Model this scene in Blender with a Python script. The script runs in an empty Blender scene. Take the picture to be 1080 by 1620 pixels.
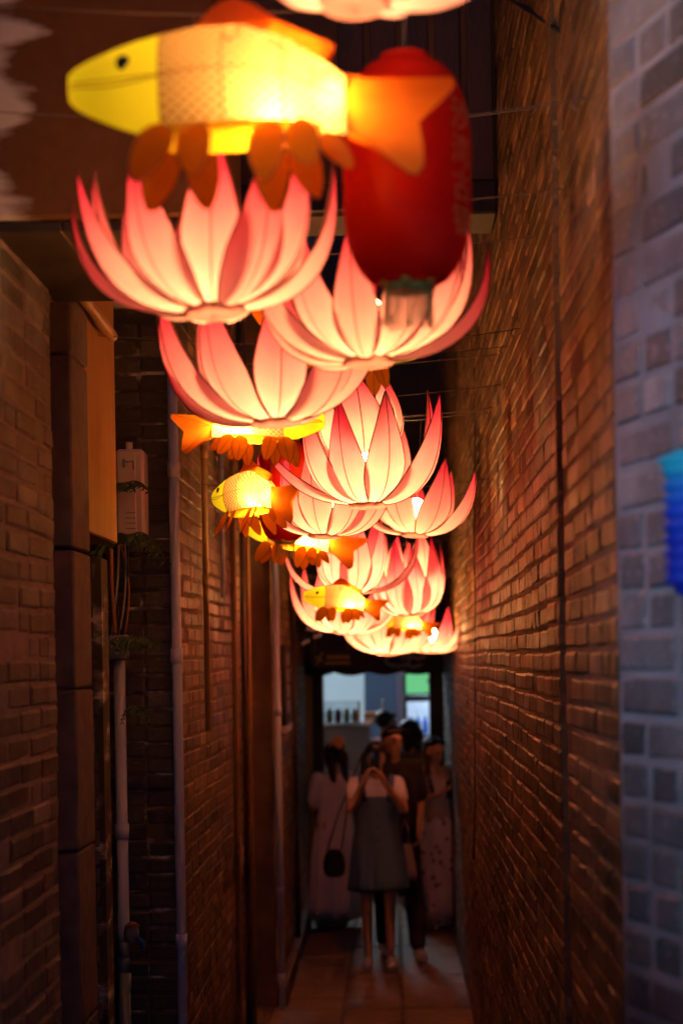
import bpy, bmesh, math, random
from mathutils import Vector, Matrix, geometry
R = math.radians
rnd = random.Random(7)
sc = bpy.context.scene
C = sc.collection

# ------------------------------------------------------------------ camera
FPX, VPX, VPY, ROLL, CAMH = 2500.0, 620.0, 1040.0, R(0.95), 2.23
cam = bpy.data.cameras.new('camera')
camo = bpy.data.objects.new('camera', cam); C.objects.link(camo)
cam.sensor_fit = 'HORIZONTAL'; cam.sensor_width = 24.0
cam.lens = FPX / 1080 * 24.0
cam.shift_x = (540 - VPX) / 1080; cam.shift_y = (VPY - 810) / 1080
cam.clip_start = 0.05; cam.clip_end = 2000
cr, sr = math.cos(ROLL), math.sin(ROLL)
camo.matrix_world = Matrix(((cr, sr, 0, 0), (0, 0, -1, 0), (-sr, cr, 0, CAMH), (0, 0, 0, 1)))
cam.dof.use_dof = True; cam.dof.focus_distance = 5.7; cam.dof.aperture_fstop = 1.95
cam.dof.aperture_blades = 0
sc.camera = camo

# ------------------------------------------------------------------ dusk sky, faint light from the open square behind
world = bpy.data.worlds.new('World'); sc.world = world; world.use_nodes = True
wn = world.node_tree.nodes; wl = world.node_tree.links
sky = wn.new('ShaderNodeTexSky'); sky.sky_type = 'NISHITA'; sky.sun_disc = False
sky.sun_elevation = R(2.0); sky.sun_rotation = R(210); sky.ozone_density = 6.0; sky.air_density = 1.0; sky.dust_density = 0.3
wl.new(sky.outputs[0], wn['Background'].inputs[0]); wn['Background'].inputs[1].default_value = 0.085
sl = bpy.data.lights.new('dusk_sun', 'SUN'); sl.energy = 0.62; sl.angle = R(14); sl.color = (0.42, 0.62, 1.0)
slo = bpy.data.objects.new('dusk_sun', sl); C.objects.link(slo)
slo.rotation_euler = Vector((0.48, 0.82, -0.33)).to_track_quat('-Z', 'Y').to_euler()
sc.view_settings.view_transform = 'Standard'; sc.view_settings.look = 'None'
sc.view_settings.exposure = 1.5; sc.view_settings.gamma = 1.0
sc.render.engine = 'CYCLES'; sc.cycles.use_denoising = True
sc.cycles.max_bounces = 8; sc.cycles.transmission_bounces = 8; sc.cycles.diffuse_bounces = 5
sc.cycles.sample_clamp_indirect = 4.0; sc.cycles.caustics_reflective = False; sc.cycles.caustics_refractive = False

def P(px, py, z):
    """photo pixel at depth z -> world point"""
    ax, ay = px - VPX, VPY - py
    dX = ax * cr + ay * sr; dU = -ax * sr + ay * cr
    return Vector((dX * z / FPX, z, CAMH + dU * z / FPX))
def proj(p):
    dX, dU = FPX * p[0] / p[1], FPX * (p[2] - CAMH) / p[1]
    return VPX + dX * cr - dU * sr, VPY - dX * sr - dU * cr

# ------------------------------------------------------------------ materials
class NT:
    def __init__(s, name):
        s.m = bpy.data.materials.new(name); s.m.use_nodes = True
        s.t = s.m.node_tree; s.n = s.t.nodes; s.n.clear()
        s.out = s.n.new('ShaderNodeOutputMaterial')
    def add(s, typ, **kw):
        nd = s.n.new('ShaderNode' + typ)
        for k, v in kw.items():
            if k in nd.inputs.keys(): nd.inputs[k].default_value = v
            else: setattr(nd, k, v)
        return nd
    def link(s, a, b): s.t.links.new(a, b)
    def math(s, op, a, b=None, clamp=False):
        nd = s.n.new('ShaderNodeMath'); nd.operation = op; nd.use_clamp = clamp
        for i, v in enumerate((a, b)):
            if v is None: continue
            if isinstance(v, (int, float)): nd.inputs[i].default_value = v
            else: s.link(v, nd.inputs[i])
        return nd.outputs[0]
    def ramp(s, fac, stops, interp='LINEAR'):
        nd = s.n.new('ShaderNodeValToRGB'); nd.color_ramp.interpolation = interp
        e = nd.color_ramp.elements
        while len(e) < len(stops): e.new(0.5)
        for el, (p, c) in zip(e, stops):
            el.position = p; el.color = tuple(c) + (1,) if len(c) == 3 else c
        s.link(fac, nd.inputs[0]); return nd.outputs[0]
    def mix(s, fac, a, b, mode='MIX'):
        nd = s.n.new('ShaderNodeMix'); nd.data_type = 'RGBA'; nd.blend_type = mode
        for i, v in ((0, fac), (6, a), (7, b)):
            if isinstance(v, (int, float)): nd.inputs[i].default_value = v
            elif isinstance(v, tuple): nd.inputs[i].default_value = v + (1,) if len(v) == 3 else v
            else: s.link(v, nd.inputs[i])
        return nd.outputs[2]
    def coord(s, kind='Object', scale=(1, 1, 1)):
        tc = s.n.new('ShaderNodeTexCoord'); mp = s.n.new('ShaderNodeMapping')
        mp.inputs['Scale'].default_value = scale
        s.link(tc.outputs[kind], mp.inputs[0]); return mp.outputs[0]
    def noise(s, vec, scale, detail=4, rough=0.55):
        nd = s.add('TexNoise', Scale=scale, Detail=detail, Roughness=rough); s.link(vec, nd.inputs['Vector']); return nd.outputs[0]
    def geo_pos(s, scale=(1, 1, 1)):
        g = s.n.new('ShaderNodeNewGeometry'); mp = s.n.new('ShaderNodeMapping'); mp.inputs['Scale'].default_value = scale
        s.link(g.outputs['Position'], mp.inputs[0]); return mp.outputs[0]
    def bsdf(s, col, rough=0.7, bump=None, bstr=0.3, bdist=0.01, metallic=0.0, spec=0.4):
        b = s.add('BsdfPrincipled'); b.inputs['Metallic'].default_value = metallic
        b.inputs['Specular IOR Level'].default_value = spec
        if isinstance(col, tuple): b.inputs['Base Color'].default_value = col + (1,)
        else: s.link(col, b.inputs['Base Color'])
        if isinstance(rough, (int, float)): b.inputs['Roughness'].default_value = rough
        else: s.link(rough, b.inputs['Roughness'])
        if bump is not None:
            bm_ = s.add('Bump', Strength=bstr, Distance=bdist); s.link(bump, bm_.inputs['Height'])
            s.link(bm_.outputs[0], b.inputs['Normal'])
        s.link(b.outputs[0], s.out.inputs[0]); return b

M = {}
def brick_mat(name, dark, mid, pale, rough=0.5):
    t = NT(name)
    oi = t.n.new('ShaderNodeObjectInfo'); ge = t.n.new('ShaderNodeNewGeometry')
    rn = t.math('FRACT', t.math('ADD', oi.outputs['Random'], t.math('MULTIPLY', ge.outputs['Random Per Island'], 7.31)))
    base = t.ramp(rn, [(0, dark), (0.45, mid), (0.8, mid), (1, pale)])
    pos = t.geo_pos()
    n1 = t.noise(pos, 5, 5); n2 = t.noise(pos, 55, 4); n3 = t.noise(pos, 1.3, 3)
    col = t.mix(t.math('MULTIPLY', t.math('SUBTRACT', n1, 0.42, True), 2.2, True), base, tuple(c * 0.45 for c in mid))
    col = t.mix(t.math('MULTIPLY', t.math('SUBTRACT', n2, 0.58, True), 3.0, True), col, tuple(min(1, c * 1.7) for c in pale))
    col = t.mix(t.math('MULTIPLY', t.math('SUBTRACT', n3, 0.46, True), 3.2, True), col, tuple(c * 0.35 for c in dark))
    ro = t.math('ADD', t.math('MULTIPLY', n1, 0.4), rough - 0.2, True)
    t.bsdf(col, ro, t.math('ADD', n2, t.math('MULTIPLY', n1, 0.6)), 0.5, 0.008)
    M[name] = t.m
brick_mat('brick', (0.05, 0.030, 0.014), (0.235, 0.130, 0.056), (0.48, 0.28, 0.135), 0.5)
brick_mat('brick_mauve', (0.05, 0.044, 0.043), (0.105, 0.09, 0.088), (0.18, 0.155, 0.15), 0.65)
brick_mat('brick_grey', (0.085, 0.08, 0.078), (0.21, 0.195, 0.19), (0.34, 0.32, 0.31), 0.6)
brick_mat('brick_dark', (0.055, 0.045, 0.04), (0.085, 0.07, 0.06), (0.13, 0.11, 0.1), 0.6)
def simple(name, col, rough=0.6, nscale=14, var=0.35, metallic=0.0, bstr=0.2, spec=0.4, stretch=(1, 1, 1)):
    t = NT(name); pos = t.geo_pos(stretch)
    n = t.noise(pos, nscale, 5)
    c = t.mix(n, tuple(x * (1 - var) for x in col), tuple(min(1, x * (1 + var)) for x in col))
    t.bsdf(c, rough, n, bstr, 0.004, metallic, spec); M[name] = t.m; return t.m
simple('mortar', (0.16, 0.10, 0.058), 0.9, 6, 0.75)
simple('mortar_pale', (0.25, 0.245, 0.25), 0.9, 4, 0.85)
simple('mortar_mauve', (0.19, 0.15, 0.145), 0.9, 12, 0.6)
def patchy():
    t = NT('mortar_dark'); n = t.noise(t.geo_pos((1, 1, 2.0)), 7, 4)
    t.bsdf(t.ramp(n, [(0.50, (0.05, 0.042, 0.036)), (0.60, (0.16, 0.145, 0.13)), (0.68, (0.5, 0.46, 0.42))]), 0.9, n, 0.3, 0.004); M['mortar_dark'] = t.m
patchy()
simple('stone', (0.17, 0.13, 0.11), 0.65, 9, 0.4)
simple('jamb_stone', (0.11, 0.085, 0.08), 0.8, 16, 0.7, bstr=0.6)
simple('slab', (0.21, 0.12, 0.045), 0.62, 12, 0.5, spec=0.6)
simple('ground', (0.07, 0.06, 0.05), 0.9, 3, 0.3)
simple('timber', (0.10, 0.055, 0.032), 0.5, 30, 0.5, stretch=(6, 6, 0.6))
simple('timber_dark', (0.035, 0.022, 0.016), 0.6, 30, 0.5)
simple('bamboo', (0.42, 0.24, 0.09), 0.45, 25, 0.3)
simple('orange_plaster', (0.34, 0.16, 0.045), 0.5, 8, 0.4, stretch=(3, 3, 0.4))
simple('white_plastic', (0.72, 0.69, 0.65), 0.4, 8, 0.08, bstr=0)
simple('grey_plastic', (0.30, 0.31, 0.33), 0.4, 8, 0.12, bstr=0)
simple('pipe_grey', (0.52, 0.62, 0.74), 0.35, 6, 0.2, bstr=0.05)
simple('pipe_dark', (0.16, 0.17, 0.18), 0.4, 8, 0.3, bstr=0.05)
simple('cable_black', (0.02, 0.02, 0.02), 0.5)
simple('cable_white', (0.5, 0.48, 0.45), 0.5)
simple('cable_orange', (0.45, 0.2, 0.06), 0.5)
simple('wire_steel', (0.13, 0.1, 0.08), 0.4)
simple('lantern_wire', (0.11, 0.025, 0.018), 0.5)
simple('fish_wire', (0.28, 0.07, 0.02), 0.5)
simple('gold', (0.75, 0.48, 0.10), 0.3, 20, 0.15, metallic=0.8)
simple('gold_thread', (0.66, 0.46, 0.13), 0.6, 40, 0.25)
simple('green_band', (0.40, 0.30, 0.06), 0.6)
simple('gold_paint', (0.62, 0.26, 0.05), 0.5, 30, 0.3)
simple('leaf', (0.06, 0.10, 0.03), 0.5, 20, 0.4)
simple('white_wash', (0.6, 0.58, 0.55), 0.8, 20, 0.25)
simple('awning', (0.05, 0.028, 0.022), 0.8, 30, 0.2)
simple('print_grey', (0.35, 0.37, 0.40), 0.8)
simple('print_orange', (0.55, 0.28, 0.08), 0.7)
simple('paper', (0.85, 0.85, 0.85), 0.6, bstr=0)
simple('shop_wall', (0.62, 0.72, 0.76), 0.7, 2, 0.05, bstr=0)
simple('shop_wall_blue', (0.05, 0.075, 0.13), 0.7, 3, 0.15, bstr=0)
simple('shop_wall_plum', (0.14, 0.09, 0.13), 0.7, 3, 0.15, bstr=0)
simple('counter_front', (0.36, 0.42, 0.48), 0.4, 3, 0.08, bstr=0)
simple('steel', (0.65, 0.67, 0.7), 0.25, 10, 0.06, metallic=0.9, bstr=0)
simple('fridge_body', (0.03, 0.05, 0.04), 0.4)
simple('fridge_inside', (0.85, 0.88, 0.95), 0.5, bstr=0)
for nm, c in (('bottle_blue', (0.04, 0.12, 0.5)), ('bottle_yellow', (0.7, 0.55, 0.05)), ('bottle_red', (0.5, 0.06, 0.04)), ('bottle_green', (0.08, 0.35, 0.1)), ('jar_orange', (0.7, 0.28, 0.05)), ('jar_cream', (0.7, 0.62, 0.5))):
    simple(nm, c, 0.3, 10, 0.15, bstr=0)
simple('skin', (0.50, 0.30, 0.21), 0.5, 30, 0.06, bstr=0.03)
simple('hair', (0.014, 0.010, 0.009), 0.4, 90, 0.4, stretch=(4, 4, 0.5))
simple('eye_dark', (0.02, 0.015, 0.012), 0.3)
simple('lip', (0.38, 0.12, 0.10), 0.5)
simple('cloth_white', (0.78, 0.76, 0.76), 0.85, 60, 0.1)
simple('cloth_blue_grey', (0.07, 0.13, 0.27), 0.9, 80, 0.2)
simple('cloth_charcoal', (0.03, 0.026, 0.024), 0.9, 80, 0.2)
simple('cloth_black', (0.014, 0.013, 0.013), 0.9, 80, 0.2)
simple('cloth_pink_white', (0.72, 0.70, 0.74), 0.85, 50, 0.12)
simple('cloth_tan', (0.46, 0.35, 0.26), 0.85, 50, 0.15)
simple('cloth_olive', (0.12, 0.09, 0.055), 0.85, 50, 0.15)
simple('cloth_red', (0.25, 0.03, 0.03), 0.85, 50, 0.15)
simple('bag_pink', (0.5, 0.38, 0.36), 0.6, 20, 0.1)
simple('flower_peach', (0.6, 0.32, 0.16), 0.7, 20, 0.15)
simple('phone_black', (0.012, 0.012, 0.014), 0.15)
simple('phone_glass', (0.05, 0.06, 0.07), 0.08)
simple('shoe_white', (0.5, 0.48, 0.46), 0.6)
simple('valve_blue', (0.03, 0.10, 0.28), 0.4)
simple('valve_orange', (0.5, 0.16, 0.03), 0.4)

def floral():
    t = NT('cloth_floral'); pos = t.coord('Object')
    v = t.add('TexVoronoi', Scale=15.0); t.link(pos, v.inputs['Vector'])
    f = t.math('LESS_THAN', v.outputs['Distance'], 0.27)
    n = t.noise(pos, 40, 3)
    c = t.mix(f, t.mix(n, (0.66, 0.60, 0.60), (0.76, 0.70, 0.70)), (0.24, 0.12, 0.09))
    t.bsdf(c, 0.85); M['cloth_floral'] = t.m
floral()
def peeling():
    t = NT('peeling_plaster'); pos = t.geo_pos((0.8, 1, 3.2))
    n = t.noise(pos, 1.35, 5, 0.5); n2 = t.noise(t.geo_pos(), 30, 4)
    sp = t.n.new('ShaderNodeSeparateXYZ'); t.link(t.geo_pos(), sp.inputs[0])
    f = t.ramp(t.math('SUBTRACT', n, t.math('MULTIPLY', t.math('ADD', sp.outputs[0], 0.88), 0.9)), [(0.52, (0, 0, 0)), (0.58, (1, 1, 1))])
    c = t.mix(f, t.mix(n2, (0.10, 0.035, 0.008), (0.16, 0.062, 0.017)), t.mix(n2, (0.52, 0.46, 0.44), (0.66, 0.60, 0.58)))
    t.bsdf(c, 0.75, t.math('ADD', f, t.math('MULTIPLY', n2, 0.4)), 0.4, 0.006); M['peeling_plaster'] = t.m
peeling()
def soot():
    t = NT('soot_plaster'); pos = t.geo_pos((1.5, 1, 0.5)); n = t.noise(pos, 2.2, 6); n2 = t.noise(t.geo_pos(), 25, 4)
    c = t.ramp(t.math('ADD', t.math('MULTIPLY', n, 0.8), t.math('MULTIPLY', n2, 0.2)), [(0.3, (0.08, 0.042, 0.022)), (0.55, (0.15, 0.08, 0.045)), (0.8, (0.25, 0.14, 0.08))])
    t.bsdf(c, 0.7, n2, 0.4, 0.006); M['soot_plaster'] = t.m
soot()
def paper(name, colfn, trans=0.72):
    t = NT(name); col = colfn(t)
    d = t.add('BsdfDiffuse'); tr = t.add('BsdfTranslucent'); mx = t.add('MixShader'); mx.inputs[0].default_value = trans
    gl = t.add('BsdfGlossy', Roughness=0.35); mx2 = t.add('MixShader'); mx2.inputs[0].default_value = 0.006
    for nd in (d, tr):
        if isinstance(col, tuple): nd.inputs[0].default_value = col + (1,)
        else: t.link(col, nd.inputs[0])
    t.link(d.outputs[0], mx.inputs[1]); t.link(tr.outputs[0], mx.inputs[2])
    t.link(mx.outputs[0], mx2.inputs[1]); t.link(gl.outputs[0], mx2.inputs[2]); t.link(mx2.outputs[0], t.out.inputs[0])
    M[name] = t.m
def petal_col(stops):
    def f(t):
        uv = t.n.new('ShaderNodeUVMap'); sp = t.n.new('ShaderNodeSeparateXYZ'); t.link(uv.outputs[0], sp.inputs[0])
        oi = t.n.new('ShaderNodeObjectInfo')
        fac = t.math('ADD', sp.outputs[0], t.math('MULTIPLY', t.math('SUBTRACT', oi.outputs['Random'], 0.5), 0.22))
        fac = t.math('ADD', fac, t.math('MULTIPLY', t.math('SUBTRACT', t.noise(t.coord('Object'), 14, 3), 0.5), 0.16))
        mp = t.n.new('ShaderNodeMapping'); mp.inputs['Scale'].default_value = (1.5, 22, 1); t.link(uv.outputs[0], mp.inputs[0])
        addv = t.n.new('ShaderNodeVectorMath'); t.link(mp.outputs[0], addv.inputs[0]); t.link(oi.outputs['Random'], addv.inputs[1])
        st = t.math('ADD', t.math('MULTIPLY', t.noise(addv.outputs[0], 1.6, 4, 0.65), 0.42), 0.77)      # threads and dye streaks
        return t.mix(1.0, t.ramp(fac, stops), st, 'MULTIPLY')
    return f
paper('petal', petal_col([(0.05, (0.86, 0.62, 0.68)), (0.36, (0.82, 0.47, 0.58)), (0.66, (0.78, 0.27, 0.40)), (0.93, (0.74, 0.055, 0.19))]), 0.6)
paper('petal_inner', petal_col([(0.05, (0.88, 0.72, 0.76)), (0.45, (0.85, 0.58, 0.68)), (0.72, (0.78, 0.26, 0.39)), (0.95, (0.74, 0.05, 0.18))]), 0.6)
paper('petal_base', lambda t: (0.42, 0.21, 0.23), 0.5)
paper('bud_paper', lambda t: (0.9, 0.84, 0.74), 0.7)
paper('fin_orange', lambda t: t.mix(t.noise(t.coord('Object', (3, 3, 12)), 8, 3), (0.98, 0.34, 0.012), (0.99, 0.46, 0.02)), 0.74)
paper('tail_orange', lambda t: t.mix(t.noise(t.coord('Object', (2, 3, 14)), 8, 3), (0.84, 0.22, 0.012), (0.90, 0.33, 0.03)), 0.65)
paper('head_yellow', lambda t: (0.70, 0.80, 0.05), 0.66)
paper('belly_yellow', lambda t: (0.92, 0.60, 0.03), 0.66)
paper('silk_red', lambda t: t.mix(t.noise(t.coord('Object', (1, 1, 6)), 12, 3), (0.62, 0.016, 0.008), (0.72, 0.035, 0.015)), 0.5)
def scales(t):
    tc = t.n.new('ShaderNodeTexCoord'); sp = t.n.new('ShaderNodeSeparateXYZ'); t.link(tc.outputs['Object'], sp.inputs[0])
    u = t.math('MULTIPLY', sp.outputs[0], 46.0); v = t.math('MULTIPLY', sp.outputs[2], 62.0)
    a = t.math('FRACT', t.math('ADD', u, v)); b = t.math('FRACT', t.math('SUBTRACT', u, v))
    ln = t.math('MAXIMUM', t.math('LESS_THAN', a, 0.2), t.math('LESS_THAN', b, 0.2))
    cellr = t.add('TexWhiteNoise', noise_dimensions='2D')
    cmb = t.n.new('ShaderNodeCombineXYZ')
    t.link(t.math('FLOOR', t.math('ADD', u, v)), cmb.inputs[0]); t.link(t.math('FLOOR', t.math('SUBTRACT', u, v)), cmb.inputs[1])
    t.link(cmb.outputs[0], cellr.inputs['Vector'])
    spot = t.math('MULTIPLY', t.math('GREATER_THAN', cellr.outputs['Value'], 0.45), t.math('GREATER_THAN', t.noise(t.coord('Object', (1, 0.1, 1)), 9, 2), 0.53))
    inn = t.math('MULTIPLY', t.math('LESS_THAN', t.math('ABSOLUTE', t.math('SUBTRACT', a, 0.55)), 0.28), t.math('LESS_THAN', t.math('ABSOLUTE', t.math('SUBTRACT', b, 0.55)), 0.28))
    up = t.math('GREATER_THAN', sp.outputs[2], 0.0)
    c = t.mix(ln, (0.50, 0.385, 0.22), (0.19, 0.075, 0.02))
    return t.mix(t.math('MULTIPLY', t.math('MULTIPLY', spot, inn), t.math('MULTIPLY', up, 0.8)), c, (0.20, 0.05, 0.03))
paper('fish_scales', scales, 0.68)
def emit(name, col, strength):
    t = NT(name); e = t.add('Emission'); e.inputs[0].default_value = col + (1,); e.inputs[1].default_value = strength
    t.link(e.outputs[0], t.out.inputs[0]); M[name] = t.m
LOTUS_L, FISH_L = 46, 150
emit('bulb_lotus', (1.0, 0.475, 0.145), LOTUS_L)
emit('bulb_fish', (1.0, 0.49, 0.12), FISH_L)
emit('shop_tube', (0.75, 0.88, 1.0), 100.0)
emit('fridge_header', (0.16, 0.62, 0.26), 0.33)
emit('fridge_tube', (0.6, 0.75, 1.0), 30.0)
emit('phone_screen', (0.6, 0.75, 1.0), 0.25)
def glass(name):
    t = NT(name); a = t.add('BsdfTransparent'); a.inputs[0].default_value = (0.93, 0.96, 0.96, 1)
    g = t.add('BsdfGlossy', Roughness=0.03); mx = t.add('MixShader'); mx.inputs[0].default_value = 0.1
    t.link(a.outputs[0], mx.inputs[1]); t.link(g.outputs[0], mx.inputs[2]); t.link(mx.outputs[0], t.out.inputs[0]); M[name] = t.m
glass('glass')
def blue_cloth():
    t = NT('blue_cloth'); tc = t.n.new('ShaderNodeTexCoord'); sp = t.n.new('ShaderNodeSeparateXYZ'); t.link(tc.outputs['Object'], sp.inputs[0])
    c = t.ramp(t.math('ADD', t.math('MULTIPLY', sp.outputs[2], 4.2), t.math('MULTIPLY', t.noise(tc.outputs['Object'], 25, 3), 0.1)),
               [(0.45, (0.005, 0.03, 0.42)), (0.70, (0.008, 0.07, 0.55)), (0.86, (0.01, 0.22, 0.55)), (0.96, (0.02, 0.50, 0.60))])
    t.bsdf(c, 0.6); M['blue_cloth'] = t.m
blue_cloth()

# ------------------------------------------------------------------ object helpers
class MB:
    def __init__(s): s.v = []; s.f = []; s.uv = None
    def add(s, vs, fs):
        o = len(s.v); s.v += [tuple(v) for v in vs]; s.f += [tuple(i + o for i in f) for f in fs]; return s
    def box(s, a, b, mat=None):
        x0, y0, z0 = a; x1, y1, z1 = b
        vs = [(x0, y0, z0), (x1, y0, z0), (x1, y1, z0), (x0, y1, z0), (x0, y0, z1), (x1, y0, z1), (x1, y1, z1), (x0, y1, z1)]
        if mat: vs = [mat @ Vector(v) for v in vs]
        return s.add(vs, [(0, 3, 2, 1), (4, 5, 6, 7), (0, 1, 5, 4), (1, 2, 6, 5), (2, 3, 7, 6), (3, 0, 4, 7)])
    def bbox(s, a, b, bev=0.004):
        """box with chamfered edges"""
        x = (a[0], a[0] + bev, b[0] - bev, b[0]); y = (a[1], a[1] + bev, b[1] - bev, b[1]); z = (a[2], a[2] + bev, b[2] - bev, b[2])
        bm = bmesh.new(); bmesh.ops.create_cube(bm, size=1)
        for v in bm.verts:
            v.co = Vector((a[i] if v.co[i] < 0 else b[i] for i in range(3)))
        bmesh.ops.bevel(bm, geom=bm.edges[:], offset=bev, segments=1, affect='EDGES')
        bm.verts.index_update()
        s.add([v.co[:] for v in bm.verts], [[v.index for v in f.verts] for f in bm.faces]); bm.free(); return s
    def tube(s, pts, r, seg=6, cap=True):
        pts = [Vector(p) for p in pts]; n = len(pts)
        rs = r if isinstance(r, (list, tuple)) else [r] * n
        rings = []; up = None
        for i, p in enumerate(pts):
            d = (pts[min(i + 1, n - 1)] - pts[max(i - 1, 0)])
            if d.length < 1e-9: d = Vector((0, 0, 1))
            d.normalize()
            if up is None:
                up = Vector((0, 0, 1)) if abs(d.z) < 0.9 else Vector((1, 0, 0))
            a = d.cross(up); a.normalize(); up = a.cross(d); up.normalize()
            rings.append([p + (a * math.cos(2 * math.pi * k / seg) + up * math.sin(2 * math.pi * k / seg)) * rs[i] for k in range(seg)])
        return s.loft(rings, cap)
    def loft(s, rings, cap=True, closed=True):
        k = len(rings[0]); vs = [v for r_ in rings for v in r_]; fs = []
        for i in range(len(rings) - 1):
            for j in range(k if closed else k - 1):
                j2 = (j + 1) % k
                fs.append((i * k + j, i * k + j2, (i + 1) * k + j2, (i + 1) * k + j))
        if cap: fs += [tuple(reversed(range(k))), tuple(range((len(rings) - 1) * k, len(rings) * k))]
        return s.add(vs, fs)
    def lathe(s, prof, seg=20, center=(0, 0, 0), cap=False, wob=None):
        rings = []
        for r_, z in prof:
            rings.append([(center[0] + r_ * (wob(k, seg) if wob else 1) * math.cos(2 * math.pi * k / seg), center[1] + r_ * (wob(k, seg) if wob else 1) * math.sin(2 * math.pi * k / seg), center[2] + z) for k in range(seg)])
        return s.loft(rings, cap)
    def ball(s, c, rad, seg=12, rings=8):
        rx, ry, rz = rad if isinstance(rad, (tuple, list)) else (rad,) * 3
        rg = []
        for i in range(rings + 1):
            a = math.pi * (i + 0.02) / (rings + 0.04)
            rg.append([(c[0] + rx * math.sin(a) * math.cos(2 * math.pi * k / seg), c[1] + ry * math.sin(a) * math.sin(2 * math.pi * k / seg), c[2] - rz * math.cos(a)) for k in range(seg)])
        return s.loft(rg, True)
    def poly(s, pts, nrm_th, skip=()):
        """puffed flat shape: pts (x,z) with half thickness per vertex along y"""
        n = len(pts); tri = geometry.tessellate_polygon([[Vector((p[0], p[1], 0)) for p in pts]])
        th = nrm_th if isinstance(nrm_th, (list, tuple)) else [nrm_th] * n
        vs = [(p[0], -t, p[1]) for p, t in zip(pts, th)] + [(p[0], t, p[1]) for p, t in zip(pts, th)]
        fs = [t for t in tri] + [tuple(i + n for i in reversed(t)) for t in tri] + [(i, (i + 1) % n, n + (i + 1) % n, n + i) for i in range(n) if i not in skip]
        return s.add(vs, fs)
    def mesh(s, name, mat=None, smooth=False):
        me = bpy.data.meshes.new(name); me.from_pydata(s.v, [], s.f); me.update()
        bm = bmesh.new(); bm.from_mesh(me); bmesh.ops.recalc_face_normals(bm, faces=bm.faces[:]); bm.to_mesh(me); bm.free()
        if smooth: me.polygons.foreach_set('use_smooth', [True] * len(me.polygons))
        if mat: me.materials.append(M[mat])
        return me
    def obj(s, name, mat, parent=None, smooth=False): return link(name, s.mesh(name, mat, smooth), parent)
def link(name, me, parent=None):
    o = bpy.data.objects.new(name, me); C.objects.link(o)
    if parent: o.parent = parent
    return o
def tag(o, label, cat, group=None, kind=None):
    if kind: o['kind'] = kind
    if label: o['label'] = label
    if cat: o['category'] = cat
    if group: o['group'] = group
    return o
def thing(name, label, cat, loc=(0, 0, 0), rz=0.0, group=None):
    o = bpy.data.objects.new(name, None); C.objects.link(o); o.location = loc; o.rotation_euler = (0, 0, rz); o.empty_display_size = 0.1
    return tag(o, label, cat, group)
def copy_tree(o, parent=None):
    c = o.copy(); C.objects.link(c); c.parent = parent
    for ch in [x for x in o.children]: copy_tree(ch, c)
    return c

# ------------------------------------------------------------------ setting: ground and floor
g = MB().box((-150, -100, -0.3), (150, 200, -0.035)).obj('ground', 'ground'); tag(g, 'dark earth under the alley paving', None, kind='structure')
fl = MB().box((-1.6, -1, -0.034), (1.2, 20, -0.008)).obj('alley_floor', 'mortar'); tag(fl, 'reddish brown stone slab floor of the narrow alley', None, kind='structure')
def slab_mesh(w, l, seed):
    r_ = random.Random(seed); bm = bmesh.new()
    bmesh.ops.create_cube(bm, size=1)
    for v in bm.verts: v.co = Vector((v.co.x * w, v.co.y * l, v.co.z * 0.05))
    bmesh.ops.bevel(bm, geom=bm.edges[:], offset=0.006, segments=1, affect='EDGES')
    for v in bm.verts: v.co += Vector((r_.uniform(-1, 1) * 0.003, r_.uniform(-1, 1) * 0.003, r_.uniform(-1, 1) * 0.002))
    me = bpy.data.meshes.new('floor_slab'); bm.to_mesh(me); bm.free(); me.materials.append(M['slab']); return me
cols_ = [(-1.1, -0.80), (-0.79, -0.35), (-0.34, 0.025), (0.035, 0.47)]
for ci, (xa, xb) in enumerate(cols_):
    lens = [slab_mesh(xb - xa - 0.014, L - 0.014, ci * 9 + i) for i, L in enumerate((0.34, 0.44, 0.55, 0.7))]
    y = 1.0 + rnd.random() * 0.3
    while y < 17.5:
        i = rnd.choice((0, 0, 1, 1, 2, 3)); L = (0.34, 0.44, 0.55, 0.7)[i]
        o = link('floor_slab', lens[i], fl); o.location = ((xa + xb) / 2, y + L / 2, -0.018 + rnd.uniform(-0.004, 0.004))
        o.rotation_euler = (rnd.uniform(-1, 1) * 0.006, rnd.uniform(-1, 1) * 0.008, rnd.uniform(-1, 1) * 0.004); y += L

# ------------------------------------------------------------------ brick walls
CO, BL = 0.068, 0.25
def brick_geo(l, h, d, seed):
    """worn brick: front face grid 3x2 with uneven corners, chamfered to the joint"""
    r_ = random.Random(seed); xs = (-l / 2, -l / 2 + 0.012, -0.2 * l * r_.random(), l / 2 - 0.012, l / 2); zs = (-h / 2, -h / 2 + 0.008, h / 2 - 0.008, h / 2)
    vs = []; fs = []
    for j, z in enumerate(zs):
        for i, x in enumerate(xs):
            edge = i in (0, 4) or j in (0, 3)
            vs.append((x + r_.uniform(-1, 1) * 0.003, (0.0045 if edge else 0.0) + r_.uniform(-1, 1) * 0.0018, z + r_.uniform(-1, 1) * 0.002))
    for j in range(3):
        for i in range(4): fs.append((j * 5 + i, j * 5 + i + 1, (j + 1) * 5 + i + 1, (j + 1) * 5 + i))
    rim = [0, 1, 2, 3, 4, 9, 14, 19, 18, 17, 16, 15, 10, 5]; b = len(vs)
    vs += [(vs[i][0], d, vs[i][2]) for i in rim]
    for k in range(len(rim)):
        k2 = (k + 1) % len(rim); fs.append((rim[k], b + k, b + k2, rim[k2]))
    return vs, fs
BG = {}
def bricks_of(co, bl, jt):
    k = (co, bl, jt)
    if k not in BG:
        BG[k] = {kind: [brick_geo(l, co - jt, 0.035, 100 + i) for i in range(8)] for kind, l in (('s', bl - jt), ('h', bl / 2 - jt))}
    return BG[k]
BMESH = {}
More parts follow.
